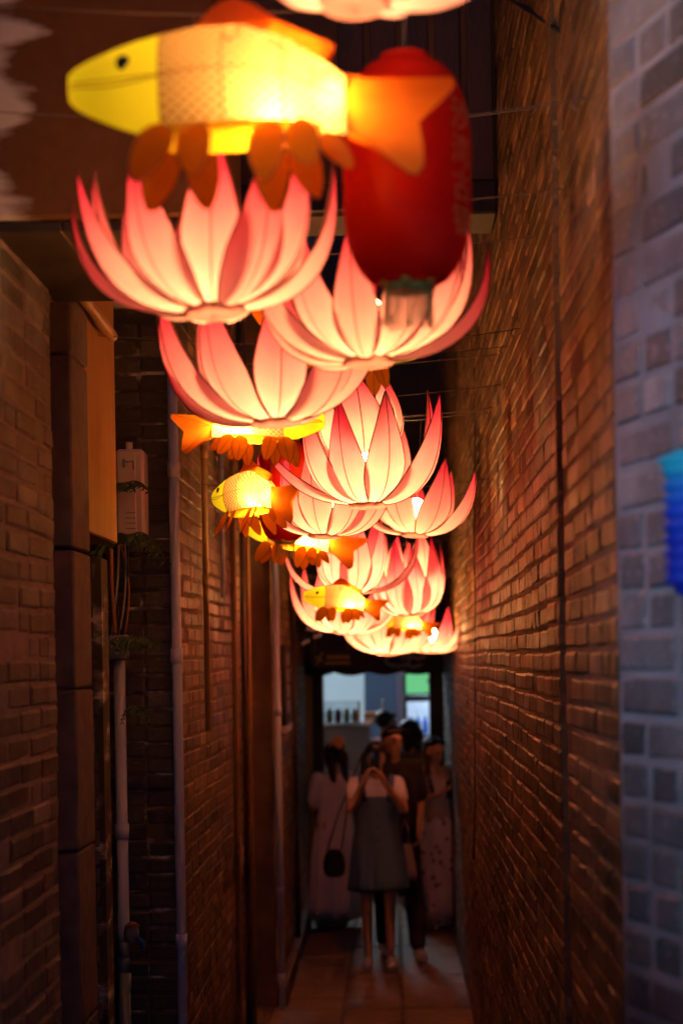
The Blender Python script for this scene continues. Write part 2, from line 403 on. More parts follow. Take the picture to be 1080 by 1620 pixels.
def brick_me(key, kind, i, mat):
    k = (key, kind, i, mat)
    if k not in BMESH: BMESH[k] = MB().add(*BG[key][kind][i]).mesh('brick', mat)
    return BMESH[k]
def brick_wall(name, label, a, b, h0, h1, mat='brick', mort='mortar', thick=0.25, maxp=300, minpx=9.0, uneven=0.006, seed=1, cat='wall', CO=0.068, BL=0.25, jt=0.010, bed=0.002, halves=0.22):
    """wall from a to b (ground points); the brick face is on the right side seen from a to b"""
    r_ = random.Random(seed); key = (CO, BL, jt); geo = bricks_of(*key)
    a = Vector((a[0], a[1], 0)); b = Vector((b[0], b[1], 0)); d = b - a; Ln = d.length; d.normalize()
    nrm = Vector((d.y, -d.x, 0))                                  # towards the alley
    t = thing(name, label, cat, a)
    core = MB()
    p = [Vector((0, 0, h0)) - nrm * bed, d * Ln + Vector((0, 0, h0)) - nrm * bed, d * Ln + Vector((0, 0, h0)) - nrm * thick, Vector((0, 0, h0)) - nrm * thick]
    up = Vector((0, 0, h1 - h0))
    core.add(p + [q + up for q in p], [(0, 3, 2, 1), (4, 5, 6, 7), (0, 1, 5, 4), (1, 2, 6, 5), (2, 3, 7, 6), (3, 0, 4, 7)])
    core.obj('mortar_bed', mort, t)
    items = []; nc = int((h1 - h0) / CO)
    for c in range(nc):
        x = -BL * (0.5 if c % 2 else 0.0) + r_.uniform(-0.01, 0.01); z = h0 + (c + 0.5) * CO
        while x < Ln - 0.02:
            kind = 'h' if (x < 0 and x + BL / 2 > 0) or r_.random() < halves or x + BL > Ln else 's'
            l = BL / 2 if kind == 'h' else BL
            if x + l / 2 > 0 and x + l / 2 < Ln:
                cx = min(max(x + l / 2, l / 2 - 0.004), Ln - l / 2 + 0.004)
                w = a + d * cx + Vector((0, 0, z)) + nrm * (r_.uniform(0, uneven) - (0.003 if r_.random() < 0.07 else 0)) + Vector((0, 0, 0.005 * math.sin(x * 1.4 + c * 0.35) + 0.003 * math.sin(x * 5.1 + c)))
                rot = (r_.uniform(-1, 1) * 0.02, r_.uniform(-1, 1) * 0.02, r_.uniform(-1, 1) * 0.008)
                sz = 0
                if w.y > 1.0:
                    q0, q1 = proj(w - d * l / 2), proj(w + d * l / 2)
                    wpx = abs(q1[0] - q0[0]); hpx = FPX * CO / w.y
                    if -20 < q0[0] < 1100 and -30 < q0[1] < 1650 and min(wpx, hpx) >= minpx: sz = wpx * hpx
                items.append((sz, kind, r_.randrange(8), w - a, rot))
            x += l
    items.sort(key=lambda i: -i[0])
    # local frame: x along d, y into the wall (-nrm), z up
    base = Matrix((( d.x, -nrm.x, 0), (d.y, -nrm.y, 0), (0, 0, 1)))
    rest = MB()
    for n, (sz, kind, i, loc, rot) in enumerate(items):
        m3 = base @ Matrix.Rotation(rot[2], 3, 'Z') @ Matrix.Rotation(rot[0], 3, 'X') @ Matrix.Rotation(rot[1] * 0.5, 3, 'Y')
        if sz > 0 and n < maxp:
            o = link('brick', brick_me(key, kind, i, mat), t)
            o.matrix_local = Matrix.Translation(loc) @ m3.to_4x4()
        else:
            vs, fs = geo[kind][i]
            rest.add([m3 @ Vector(v) + loc for v in vs], fs)
    if rest.v:
        o = rest.obj('bricks_beyond', mat, t); o['kind'] = 'stuff'
    return t

brick_wall('brick_wall', 'grey brick wall with pale joints behind the blue pleated hanging', (0.46, 3.215), (1.11, 1.215), 0.0, 5.5, 'brick_grey', 'mortar_pale', 0.3, 260, 9, 0.003, 3, CO=0.084, BL=0.25, jt=0.014, bed=0.0025, halves=0.7)
brick_wall('brick_wall', 'short brown brick wall strip between two dark vertical joints', (0.472, 4.30), (0.472, 3.275), 0.0, 6.0, 'brick', 'mortar', 0.3, 260, 8, 0.0035, 4, bed=0.002)
brick_wall('brick_wall', 'long orange-lit brick wall with steel hooks, facing the cable box side', (0.46, 14.3), (0.46, 4.34), 0.0, 6.5, 'brick', 'mortar', 0.3, 300, 8, 0.0035, 5, bed=0.002)
brick_wall('brick_wall', 'unseen low brick wall added at the alley mouth', (-1.0, -0.9), (-1.0, 1.2), 0.0, 2.9, 'brick_mauve', 'mortar_mauve', 0.3, 0, 9, 0.004, 16, bed=0.0025)  # out of view, added to shade the lower part of the grey wall
brick_wall('brick_wall', 'unseen tall brick house wall at the alley mouth', (-1.0, 1.21), (-1.0, 3.98), 0.0, 6.5, 'brick_mauve', 'mortar_mauve', 0.3, 0, 9, 0.004, 17, bed=0.0025)  # out of view, raised this high to keep the sun off the upper storey
brick_wall('brick_wall', 'rough mauve brick wall under the jettied storey', (-1.0, 3.99), (-1.0, 4.70), 0.0, 3.36, 'brick_mauve', 'mortar_mauve', 0.3, 300, 9, 0.004, 6, bed=0.0025)
brick_wall('brick_wall', 'narrow dark brick return beside the stone door jamb', (-1.3, 5.62), (-1.03, 5.62), 0.0, 2.6, 'brick_dark', 'mortar_dark', 0.13, 300, 9, 0.004, 7, bed=0.0025)
brick_wall('brick_wall', 'dark brick pier with white mortar patches behind the grey pipes', (-1.25, 6.4), (-0.885, 6.4), 0.0, 3.66, 'brick_dark', 'mortar_dark', 0.2, 300, 9, 0.004, 8, bed=0.0025)
brick_wall('brick_wall', 'orange-lit smooth brick wall behind the pale downpipe', (-0.885, 6.62), (-0.885, 9.8), 0.0, 6.5, 'brick', 'mortar', 0.3, 300, 8, 0.002, 9, bed=0.0018)
brick_wall('brick_wall', 'far brick wall with the hanging board and stone plinth', (-0.77, 10.12), (-0.77, 13.9), 0.0, 6.5, 'brick', 'mortar', 0.3, 150, 8, 0.003, 10)
o = MB().box((-1.5, 9.82, 0), (-0.98, 10.1, 6.5)).obj('recess_wall', 'soot_plaster'); tag(o, 'dark recessed strip between the two brick walls by the drain pipe', 'wall')
o = MB().box((-1.6, 6.62, 3.74), (-1.19, 6.9, 6.5)).obj('upper_wall', 'soot_plaster'); tag(o, 'dark upper wall above the white ledge of the brick pier', 'wall')
o = MB().bbox((-1.28, 6.36, 3.665), (-0.87, 6.6, 3.735), 0.008).obj('ledge', 'white_wash'); tag(o, 'whitewashed ledge capping the dark brick pier', 'ledge')
o = MB().box((-1.6, 5.77, 0), (-1.27, 6.39, 6)).obj('recess_wall', 'soot_plaster'); tag(o, 'dark plaster back of the recess behind the cables', 'wall')
# unseen house bodies behind the walls, added to block the low side sky
def house(label, x0, x1, y0, y1, h, eave):
    t = thing('house', label, 'house', ((x0 + x1) / 2, (y0 + y1) / 2, 0)); w, d = (x1 - x0) / 2, (y1 - y0) / 2
    MB().bbox((-w, -d, 0), (w, d, h), 0.02).obj('wall', 'soot_plaster', t)
    MB().add([(-w, -d, h + .005), (w, -d, h + .005), (w, d, h + .005), (-w, d, h + .005), (0, -d, h + 1.3), (0, d, h + 1.3)], [(0, 1, 4), (2, 3, 5), (1, 2, 5, 4), (3, 0, 4, 5), (0, 3, 2, 1)]).obj('roof', 'timber_dark', t)
house('unseen house body behind the cable box side of the alley', -8.0, -1.62, 5.0, 13.88, 6.4, 0.1)
house('unseen house body behind the long orange-lit wall', 0.80, 8.0, 3.6, 14.28, 6.4, 0.1)
house('unseen house body at the alley mouth behind the tall wall', -7.0, -1.32, 1.25, 4.02, 6.4, 0.1)
house('unseen building added beside the shop towards the cable box side', -9.0, -2.75, 14.5, 20.0, 7.0, 0.1)
house('unseen building added beside the shop towards the long wall side', 2.25, 9.0, 14.55, 20.0, 7.0, 0.1)
# stone door frame and plaster panel of the left house
t = thing('door_surround', 'stone door jamb with an orange plaster panel overhead', 'door frame', (-1.15, 5.2, 0))
z = 0.0; k = 0
while z < 3.6:
    h = rnd.uniform(0.42, 0.62); h = min(h, 3.62 - z)
    MB().bbox((-0.15, -0.28, z), (0.165 + rnd.uniform(-0.002, 0.002), -0.005, z + h - 0.008), 0.006).obj('jamb_block', 'jamb_stone', t); z += h
MB().bbox((-0.13, 0.0, 2.66), (0.155, 0.57, 4.2), 0.006).obj('plaster_panel', 'orange_plaster', t)
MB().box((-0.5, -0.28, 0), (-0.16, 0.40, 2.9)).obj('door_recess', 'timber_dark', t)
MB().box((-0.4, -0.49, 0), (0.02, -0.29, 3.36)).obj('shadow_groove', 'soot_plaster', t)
# jettied upper storey
t = thing('jettied_storey', 'overhanging upper storey with flaking white plaster on brown', 'building', (-0.9, 4.05, 3.37))
MB().bbox((-0.7, 0.0, 0.0), (0.46, 0.82, 2.8), 0.01).obj('plaster_wall', 'peeling_plaster', t)
for i in range(6): MB().bbox((-0.68 + i * 0.188, 0.015, -0.03), (-0.68 + i * 0.188 + 0.184, 0.81, -0.003), 0.003).obj('soffit_board', 'timber_dark', t)
# bridging wall
t = thing('bridge_wall', 'dark plastered wall bridging the alley overhead with timber beam', 'wall', (-0.2, 6.42, 4.02))
MB().box((-0.683, 0.0, 0.14), (0.655, 0.3, 2.7)).obj('plaster_wall', 'soot_plaster', t)
MB().bbox((-0.683, -0.03, 0.0), (0.655, 0.28, 0.138), 0.008).obj('beam', 'timber_dark', t)
for i in range(5):
    MB().bbox((0.02 + i * 0.13, -0.022, 0.142), (0.125 + i * 0.13, -0.002, 2.6), 0.004).obj('board', 'timber', t)
# bamboo pole
o = MB(); pa, pb = P(32, 338, 4.15), P(178, 532, 5.5)
n = 14; pts = [pa.lerp(pb, i / n) for i in range(n + 1)]
o.tube(pts, [0.019 if i % 3 else 0.0225 for i in range(n + 1)], 10)
o = o.obj('bamboo_pole', 'bamboo', smooth=True); tag(o, 'slanting bamboo pole beneath the flaking upper storey', 'pole')
# plinth on the far left wall
t = thing('plinth', 'low stone plinth along the foot of the far brick wall', 'plinth', (-0.77, 10.12, 0))
for i in range(6): MB().bbox((0.0, i * 0.63, -0.01), (0.06, i * 0.63 + 0.622, 0.13 + rnd.uniform(-0.004, 0.004)), 0.008).obj('plinth_stone', 'stone', t)

# ------------------------------------------------------------------ pipes, boxes, cables on the left
def pipe(name, label, x, y, z0, z1, r, mat, clips=()):
    t = thing(name, label, 'pipe', (x, y, z0))
    MB().tube([(0, 0, 0), (0, 0, z1 - z0)], r, 14).obj('tube', mat, t, True)
    for c in clips:
        MB().tube([(0, 0, c - z0 - 0.03), (0, 0, c - z0 + 0.03)], r * 1.22, 14).obj('collar', mat, t, True)
    return t
q = P(187, 1045, 6.34); pipe('conduit_pipe', 'grey conduit pipe running down below the cable box', q.x + 0.006, 6.33, 0, q.z, 0.023, 'pipe_grey', (1.55, 0.95))
q = P(277, 765, 6.35); pipe('downpipe', 'pale downpipe at the corner of the dark brick pier', -0.866, 6.36, 0, P(277, 560, 6.35).z, 0.020, 'pipe_grey', (2.25, 1.1, 3.0))
q = P(196, 1505, 6.28); pipe('water_pipe', 'short dark water pipe under the coloured valve', q.x, 6.27, 0, q.z, 0.021, 'pipe_dark', (q.z - 0.05, 0.5))
q = P(432, 1000, 10.0); pipe('drain_pipe', 'slim grey drain pipe by the far recess', -0.735, 10.05, 0, 2.95, 0.022, 'pipe_grey', (1.9, 0.75, 0.2))
pipe('drain_pipe', 'thin brown pipe fixed beside the hanging board', -0.74, 11.9, 0, 3.4, 0.018, 'timber', (1.5,))
pipe('drain_pipe', 'tall orange-lit pole pipe on the smooth brick wall', -0.86, 7.35, 1.9, 4.2, 0.014, 'bamboo', (2.6, 3.2))
pipe('conduit_pipe', 'narrow steel conduit end below the little carp lanterns', -0.86, 8.1, 2.55, 3.4, 0.013, 'pipe_grey', ())
for i, (yy, z0, z1, m_) in enumerate(((8.75, 0, 4.6, 'bamboo'), (9.25, 0, 4.6, 'timber'), (9.6, 0, 4.6, 'bamboo'))):
    pipe('wall_batten', ('pale wooden batten fixed upright on the orange-lit wall', 'dark wooden batten standing between two pale battens', 'pale wooden batten at the wall end by the recess')[i], -0.868, yy, z0, z1, 0.014, m_)
q = P(208, 1478, 6.26)
t = thing('valve', 'water valve with orange and blue handles on dark pipe', 'valve', q)
MB().ball((0, 0, 0), (0.032, 0.028, 0.05)).obj('valve_body', 'pipe_dark', t, True)
MB().tube([(-0.02, -0.02, 0.03), (0.02, -0.03, 0.045), (0.035, -0.03, 0.03)], 0.008).obj('handle', 'valve_orange', t, True)
MB().tube([(0.02, -0.015, -0.01), (0.05, -0.02, -0.035), (0.045, -0.02, -0.06)], 0.011).obj('hose_end', 'valve_blue', t, True)
MB().tube([(-0.025, 0, -0.03), (-0.032, 0, -0.09)], 0.022, 12).obj('elbow', 'pipe_dark', t, True)
# cable box
a, b = P(188, 850, 6.3), P(229, 712, 6.3)
t = thing('cable_box', 'white plastic cable cabinet on the dark brick pier', 'cabinet', ((a.x + b.x) / 2, 6.33, a.z))
w, h = (b.x - a.x) / 2, b.z - a.z
MB().bbox((-w, -0.075, 0), (w, 0.05, h), 0.01).obj('casing', 'white_plastic', t)
MB().bbox((-w * 0.9, -0.083, h * 0.02), (w * 0.45, -0.076, h * 0.97), 0.003).obj('lid', 'white_plastic', t)
for zz in (0.08, 0.14, 0.2, 0.26): MB().box((-w * 0.3, -0.0845, h * zz), (w * 0.42, -0.0832, h * zz + 0.004)).obj('seam', 'grey_plastic', t)
MB().tube([(-w * 0.3, -0.09, h * 0.86), (-w * 0.1, -0.1, h * 0.84), (w * 0.3, -0.09, h * 0.86), (w * 0.33, -0.088, h * 0.76)], 0.0025).obj('wire_loop', 'cable_black', t)
MB().bbox((-w * 0.45, -0.098, h * 0.78), (-w * 0.2, -0.084, h * 0.88), 0.003).obj('lock', 'grey_plastic', t)
MB().tube([(-w * 0.1, -0.04, h), (-w * 0.1, -0.04, h + 0.03)], 0.014).obj('gland', 'white_plastic', t)
bx = t
a, b = P(173, 1045, 6.28), P(199, 1006, 6.28)
t = thing('junction_box', 'small grey junction box on top of the conduit pipe', 'junction box', ((a.x + b.x) / 2, 6.33, a.z + 0.004))
w2, h2 = (b.x - a.x) / 2, b.z - a.z
MB().bbox((-w2, -0.06, 0), (w2, 0.03, h2), 0.004).obj('casing', 'grey_plastic', t)
for zz in (0.3, 0.72): MB().tube([(0.0, -0.062, h2 * zz), (0.0, -0.066, h2 * zz)], 0.009, 10).obj('screw_cap', 'pipe_grey', t)
t = thing('cable_bundle', 'bundle of black, white and orange cables above the junction box', 'cables', P(187, 1004, 6.3))
q0 = P(187, 1006, 6.3)
for i in range(9):
    x0 = -0.03 + i * 0.0075; x1 = rnd.uniform(-0.04, 0.05); top = rnd.uniform(0.40, 0.62)
    bow = rnd.uniform(-0.02, 0.04)
    pts = [(x0 + (x1 - x0) * s_ + bow * math.sin(math.pi * s_), -0.02 - 0.03 * math.sin(math.pi * s_) + rnd.uniform(-0.002, 0.002), top * s_) for s_ in [k / 10 for k in range(11)]]
    MB().tube(pts, 0.0042 if i != 3 else 0.009, 6).obj('cable', ('cable_black', 'cable_white', 'cable_black', 'cable_orange', 'cable_black', 'cable_white', 'cable_black', 'cable_black', 'cable_orange')[i], t, True)
MB().tube([(-0.05, -0.02, 0.3), (-0.052, -0.02, 1.3), (-0.048, -0.0, 2.2)], 0.02, 8).obj('cable', 'cable_black', t, True)
# plants
def plant(label, loc, n, ln, seed, droop=0.5):
    r_ = random.Random(seed); t = thing('hanging_fern', label, 'plant', loc)
    for i in range(n):
        an = r_.uniform(-1, 1) * 1.2; L = ln * r_.uniform(0.6, 1.1); m = MB()
        st = [Vector((math.sin(an) * L * s_ * 0.7, -0.02 - 0.06 * s_, L * (0.5 * s_ - droop * 1.3 * s_ * s_))) for s_ in [k / 8 for k in range(9)]]
        m.tube(st, 0.0022, 4)
        for k in range(1, 9):
            for sd in (-1, 1):
                p = st[k]; d = Vector((sd * 0.7, -0.25 + r_.uniform(-.3, .3), -0.75 + r_.uniform(-.3, .3))).normalized(); l2 = L * 0.28 * (1.2 - k / 12)
                s2 = d.cross(Vector((0, 1, 0.2))).normalized() * l2 * 0.16
                m.add([p, p + d * l2 * 0.5 + s2, p + d * l2, p + d * l2 * 0.5 - s2], [(0, 1, 2, 3)])
        m.obj('frond', 'leaf', t)
plant('small fern drooping in front of the white cable cabinet', P(196, 770, 6.15), 6, 0.17, 1)
plant('leafy weed hanging over the black cables', P(205, 850, 6.15), 7, 0.22, 2, 0.7)
plant('weed sprouting beside the grey junction box', P(215, 1015, 6.15), 8, 0.20, 3, 0.5)
plant('little weed rooted in the pier brickwork below the junction box', P(214, 1120, 6.2), 4, 0.15, 4, 0.8)
# hanging board on the far left wall
a, b = P(441, 1150, 10.6), P(455, 1020, 10.6)
t = thing('hanging_board', 'dark vertical board with white lower end on the far wall', 'sign', (-0.755, 11.0, a.z))
h = b.z - a.z
MB().bbox((0.0, -0.28, 0.0), (0.03, 0.28, h), 0.004).obj('panel', 'timber_dark', t)
MB().bbox((-0.002, -0.29, -0.05), (0.034, 0.29, -0.002), 0.004).obj('foot_rail', 'white_plastic', t)
for k in range(4): MB().bbox((0.0305, -0.12, h * (0.14 + 0.2 * k)), (0.033, 0.12, h * (0.14 + 0.2 * k) + 0.09), 0.001).obj('mark', 'print_grey', t)
# blue hanging on the near right wall
q0, q1 = P(1047, 945, 2.66), P(1085, 712, 2.66)
t = thing('blue_hanging', 'blue pleated cloth hanging with a teal top on the grey wall', 'hanging', (q1.x + 0.025, 2.66, q0.z))
h = q1.z - q0.z; m = MB()
rings = []
for i in range(41):
    s_ = i / 40; rr = 0.046 + 0.004 * math.sin(s_ * 2 * math.pi * 11) + (0.006 if s_ > 0.86 else 0); rr *= min(1, 0.55 + s_ * 5) * min(1, 0.6 + (1 - s_) * 8)
    rings.append([(rr * 1.35 * math.cos(k / 20 * 2 * math.pi), rr * 0.8 * math.sin(k / 20 * 2 * math.pi), h * s_) for k in range(20)])
m.loft(rings).obj('pleated_body', 'blue_cloth', t, True)
MB().tube([(0, 0, h), (0.01, 0, h + 0.05), (0.03, 0, h + 0.06)], 0.002).obj('cord', 'wire_steel', t)

# ------------------------------------------------------------------ lotus lanterns
def petal_me(P0, Cc, T, wmax, mat, keel=0.012, nl=12, nw=6, wire=True):
    def path(t): return ((1 - t) ** 2 * P0[0] + 2 * t * (1 - t) * Cc[0] + t * t * T[0], (1 - t) ** 2 * P0[1] + 2 * t * (1 - t) * Cc[1] + t * t * T[1])
    def width(t): return wmax * max(0.0, (math.sin(math.pi * min(1, t * 0.93 + 0.07)) ** 0.8)) * (1 if t < 0.5 else 1 - 0.18 * ((t - 0.5) / 0.5)) * (1.0 if t < 0.985 else 0.5)
    def pt(t, s):
        r_, z_ = path(t); e = 0.01; r1, z1 = path(min(1, t + e)); r0, z0 = path(max(0, t - e))
        d = Vector((r1 - r0, z1 - z0)); d.normalize(); nx, nz = d.y, -d.x     # outward normal
        w_ = width(t) / 2; off = -(s * s) * w_ * 0.42 + keel * (1 - abs(s)) * math.sin(math.pi * t) * 0.5
        return Vector((r_ + nx * off, s * w_, z_ + nz * off))
    v = []; f = []; uv = []
    for i in range(nl + 1):
        t = i / nl
        for j in range(nw + 1): v.append(pt(t, -1 + 2 * j / nw)); uv.append((t, j / nw))
    for i in range(nl):
        for j in range(nw):
            k = i * (nw + 1) + j; f.append((k, k + 1, k + nw + 2, k + nw + 1))
    me = bpy.data.meshes.new('petal'); me.from_pydata(v, [], f); me.update()
    ul = me.uv_layers.new(name='UVMap')
    for lp in me.loops: ul.data[lp.index].uv = uv[lp.vertex_index]
    me.polygons.foreach_set('use_smooth', [True] * len(me.polygons)); me.materials.append(M[mat])
    wm = MB(); ts = [i / 14 for i in range(15)]
    e1 = [pt(t, -1) for t in ts]; e2 = [pt(t, 1) for t in ts]; md = [pt(t, 0) + Vector((0.001, 0, -0.001)) for t in ts]
    wm.tube(e1 + list(reversed(e2)), 0.0021, 4); wm.tube(md, 0.0016, 4)
    return me, wm.mesh('wire_frame', 'lantern_wire')
bulb_l = MB().ball((0, 0, 0), 0.040, 12, 8).mesh('bulb', 'bulb_lotus', True)
PV = {}
def petal_set(open_):
    k = round(open_, 2)
    if k not in PV:
        o_ = open_
        PV[k] = {
            'outer': petal_me((0.055, 0.0), (0.20 + 0.11 * o_, 0.02), (0.17 + 0.13 * o_, 0.345 - 0.06 * o_), 0.124, 'petal'),
            'mid': petal_me((0.05, 0.006), (0.17 + 0.07 * o_, 0.05), (0.12 + 0.07 * o_, 0.365 - 0.02 * o_), 0.150, 'petal'),
            'inner': petal_me((0.085, 0.15), (0.15 + 0.03 * o_, 0.24), (0.05 + 0.06 * o_, 0.385), 0.125, 'petal_inner'),
            'wide': petal_me((0.055, 0.0), (0.30, 0.02), (0.275, 0.27), 0.085, 'petal'),
            'droop': petal_me((0.055, -0.002), (0.24, 0.0), (0.335, 0.17), 0.105, 'petal')}
    return PV[k]
disc_me = MB().lathe([(0.001, -0.012), (0.045, -0.012), (0.058, -0.008), (0.063, 0.003)], 24).mesh('base_disc', 'petal_base', True)
ringw_me = MB().tube([(0.0625 * math.cos(a_ * math.pi / 12), 0.0625 * math.sin(a_ * math.pi / 12), 0.004) for a_ in range(25)], 0.002, 5).mesh('base_ring', 'lantern_wire')
holder_me = MB().tube([(0, 0, -0.01), (0, 0, 0.09)], 0.007, 8).mesh('lamp_holder', 'white_plastic')
def lotus(label, bx_, by_, z_, width, spec, turn=0.0, open_=0.6, cordlen=0.5, tilt=(0, 0), bulbz=0.13, power=1.0):
    """spec: list of (kind, angle in degrees), 0 = right of picture, 270 = towards the viewer"""
    q = P(bx_, by_, z_); s = width / 0.50
    t = thing('lotus_lantern', label, 'lantern', q, 0, 'lit lotus lanterns strung along the alley')
    t.scale = (s, s, s); t.rotation_euler = (R(tilt[0]), R(tilt[1]), 0)
    pv = petal_set(open_)
    link('base_disc', disc_me, t); link('base_ring', ringw_me, t)
    link('lamp_holder', holder_me, t)
    b = link('bulb', bulb_l, t); b.location = (0, 0, bulbz); b.scale = (math.sqrt(power),) * 3
    for kind, ang in spec:
        me, wm = pv[kind]; o = link('petal', me, t); a_ = R(ang + turn)
        o.rotation_euler = (R(rnd.uniform(-5, 5)), R(rnd.uniform(-7, 6)), a_ + R(rnd.uniform(-4, 4)))
        k = rnd.uniform(0.92, 1.07); o.scale = (k, k * rnd.uniform(0.92, 1.08), k)
        link('wire_frame', wm, o)
    MB().tube([(0, 0, 0.07), (0.002, 0, 0.3), (0, 0, cordlen / s)], 0.0016, 4).obj('cord', 'wire_steel', t)
    return t, q, cordlen
def rings(no, ni, skip_o=(), skip_i=(), a0=0, ai=None, nm=0, droops=()):
    sp = [('outer', a0 + i * 360 / no) for i in range(no) if i not in skip_o]
    sp += [('inner', (ai if ai is not None else a0 + 180 / max(no, 1)) + i * 360 / ni) for i in range(ni) if i not in skip_i]
    sp += [('mid', a0 + 180 / no + i * 360 / nm) for i in range(nm)]
    return sp + [('droop', d) for d in droops]
LT = []
LT.append(lotus('large pink lotus lantern right below the big carp lantern', 338, 492, 3.3, 0.52, rings(11, 0, (), (), 10) + [('wide', 183), ('wide', 160)], 0, 0.66, 0.62, (0, -3), 0.12))
LT.append(lotus('pink lotus lantern below the big red cylinder lantern', 583, 572, 3.65, 0.48, rings(11, 0, (), (), 4) + [('wide', 352), ('wide', 12)], 0, 0.78, 0.55, (0, -2), 0.12))
LT.append(lotus('dusky pink lotus lantern overlapped by two larger lotus lanterns', 437, 668, 4.15, 0.55, rings(10, 0, (), (), 22) + [('wide', 176), ('wide', 160)], 0, 0.7, 0.55, (4, -3), 0.12))
LT.append(lotus('sharp full lotus lantern with layered red-tipped petals', 583, 799, 5.45, 0.56, rings(9, 6, (4,), (), 0, 20, 0, (170,)), 12, 0.5, 0.55, (2, -2), 0.12, 1.2))
LT.append(lotus('lotus lantern tucked under the sharp layered lotus lantern', 513, 848, 6.4, 0.54, rings(10, 0, (), (), 10), 0, 0.62, 0.55, (2, 2), 0.13))
LT.append(lotus('open lotus lantern by the long brick wall, beside the layered one', 656, 846, 6.9, 0.50, rings(9, 0, (), (), 12), 0, 0.75, 0.5, (0, 4), 0.12))
LT.append(lotus('round lotus lantern above the flat yellow carp lantern', 552, 940, 7.75, 0.58, rings(8, 0, (4,), (), 14, 60) + [('wide', 178), ('wide', 5)], 0, 0.12, 0.5, (0, 2), 0.13, 1.2))
LT.append(lotus('bud-shaped lotus lantern against the dark jamb', 650, 972, 8.8, 0.58, rings(9, 5, (), (), 5, 80), 0, 0.1, 0.5, (0, -3), 0.13, 1.3))
LT.append(lotus('tilted lotus lantern behind the flat yellow carp lantern', 545, 1000, 9.5, 0.60, rings(10, 0, (), (), 14), 0, 0.65, 0.5, (3, 5), 0.12, 1.9))
LT.append(lotus('low shallow lotus lantern hanging nearest the shop awning', 612, 1034, 10.5, 0.58, rings(10, 0, (), (), 8), 0, 0.7, 0.5, (0, 0), 0.12, 1.9))
LT.append(lotus('far lotus lantern next to the low shallow one', 678, 1031, 11.2, 0.50, rings(9, 0, (), (), 16), 0, 0.7, 0.5, (0, 3), 0.12, 1.9))
LT.append(lotus('pale pink lotus lantern above the big carp lantern', 560, 4, 2.55, 0.45, rings(9, 0, (), (), 16), 0, 0.9, 0.45, (0, 0), 0.12))

# ------------------------------------------------------------------ carp lanterns
K = 1 / 960.0
fx = [0, 12, 30, 70, 110, 148, 200, 270, 340, 400, 438]
ft = [115, 105, 96, 79, 66, 57, 46, 42, 62, 98, 125]
fb = [158, 170, 180, 197, 209, 215, 211, 206, 206, 210, 213]
fh = [.016, .027, .035, .044, .055, .060, .063, .062, .052, .034, .020]
def interp(x, ys):
    for i in range(len(fx) - 1):
        if fx[i] <= x <= fx[i + 1]:
            u = (x - fx[i]) / (fx[i + 1] - fx[i]); return ys[i] + (ys[i + 1] - ys[i]) * u
    return ys[-1]
def sect(x, seg=20):
    zt, zb, hw = (150 - interp(x, ft)) * K, (150 - interp(x, fb)) * K, interp(x, fh)
    return [((x - 300) * K, hw * math.copysign(abs(math.cos(2 * math.pi * k / seg)) ** 0.8, math.cos(2 * math.pi * k / seg)), (zt + zb) / 2 + (zt - zb) / 2 * math.sin(2 * math.pi * k / seg)) for k in range(seg)]
def fxz(p): return ((p[0] - 300) * K, (150 - p[1]) * K)
f_head = MB().loft([sect(x) for x in (0, 6, 12, 20, 30, 50, 70, 90, 110, 130, 148)], False).mesh('head', 'head_yellow', True)
fbm = MB().loft([sect(x) for x in range(148, 439, 10)], False); nf = []
for f_ in fbm.f:                                   # open where the dorsal fin and the belly box sit
    cx_ = sum(fbm.v[i][0] for i in f_) / 4 / K + 300; cy_ = max(abs(fbm.v[i][1]) for i in f_); zm = sum(fbm.v[i][2] for i in f_) / 4
    zmid = (150 - (interp(cx_, ft) + interp(cx_, fb)) / 2) * K
    if zm > zmid and cy_ < 0.022 and 215 < cx_ < 395: continue
    if zm < zmid and cy_ < 0.031 and 165 < cx_ < 370: continue
    nf.append(f_)
fbm.f = nf
f_body = fbm.mesh('body', 'fish_scales', True)
belly = MB(); rr = []
for x, dz, hw in ((128, 2, .02), (140, 18, .034), (170, 24, .042), (260, 27, .045), (330, 24, .04), (380, 20, .03), (396, 4, .02)):
    zb = (150 - interp(x, fb)) * K + 0.006; rr.append([((x - 300) * K, hw, zb), ((x - 300) * K, hw * .8, zb - dz * K), ((x - 300) * K, -hw * .8, zb - dz * K), ((x - 300) * K, -hw, zb)])
f_belly = belly.loft(rr, False, False).mesh('belly', 'belly_yellow')
tailp = [(436, 125), (470, 133), (520, 131), (604, 127), (608, 140), (596, 154), (550, 196), (556, 235), (557, 266), (545, 280), (532, 276), (505, 255), (470, 228), (436, 213)]
f_tail = MB().poly([fxz(p) for p in tailp], [.020, .018, .012, .003, .003, .003, .006, .003, .002, .002, .002, .008, .015, .020], (13,)).mesh('tail_fin', 'tail_orange')
dorp = [(196, 47), (222, 18), (240, 2), (262, -4), (285, 3), (330, 33), (380, 55), (420, 74), (408, 99), (370, 80), (340, 64), (300, 50), (270, 44), (230, 44)]
f_dors = MB().poly([fxz(p) for p in dorp], [.008, .006, .003, .002, .002, .002, .002, .002, .010, .014, .016, .018, .018, .014], tuple(range(8, 14))).mesh('dorsal_fin', 'tail_orange')
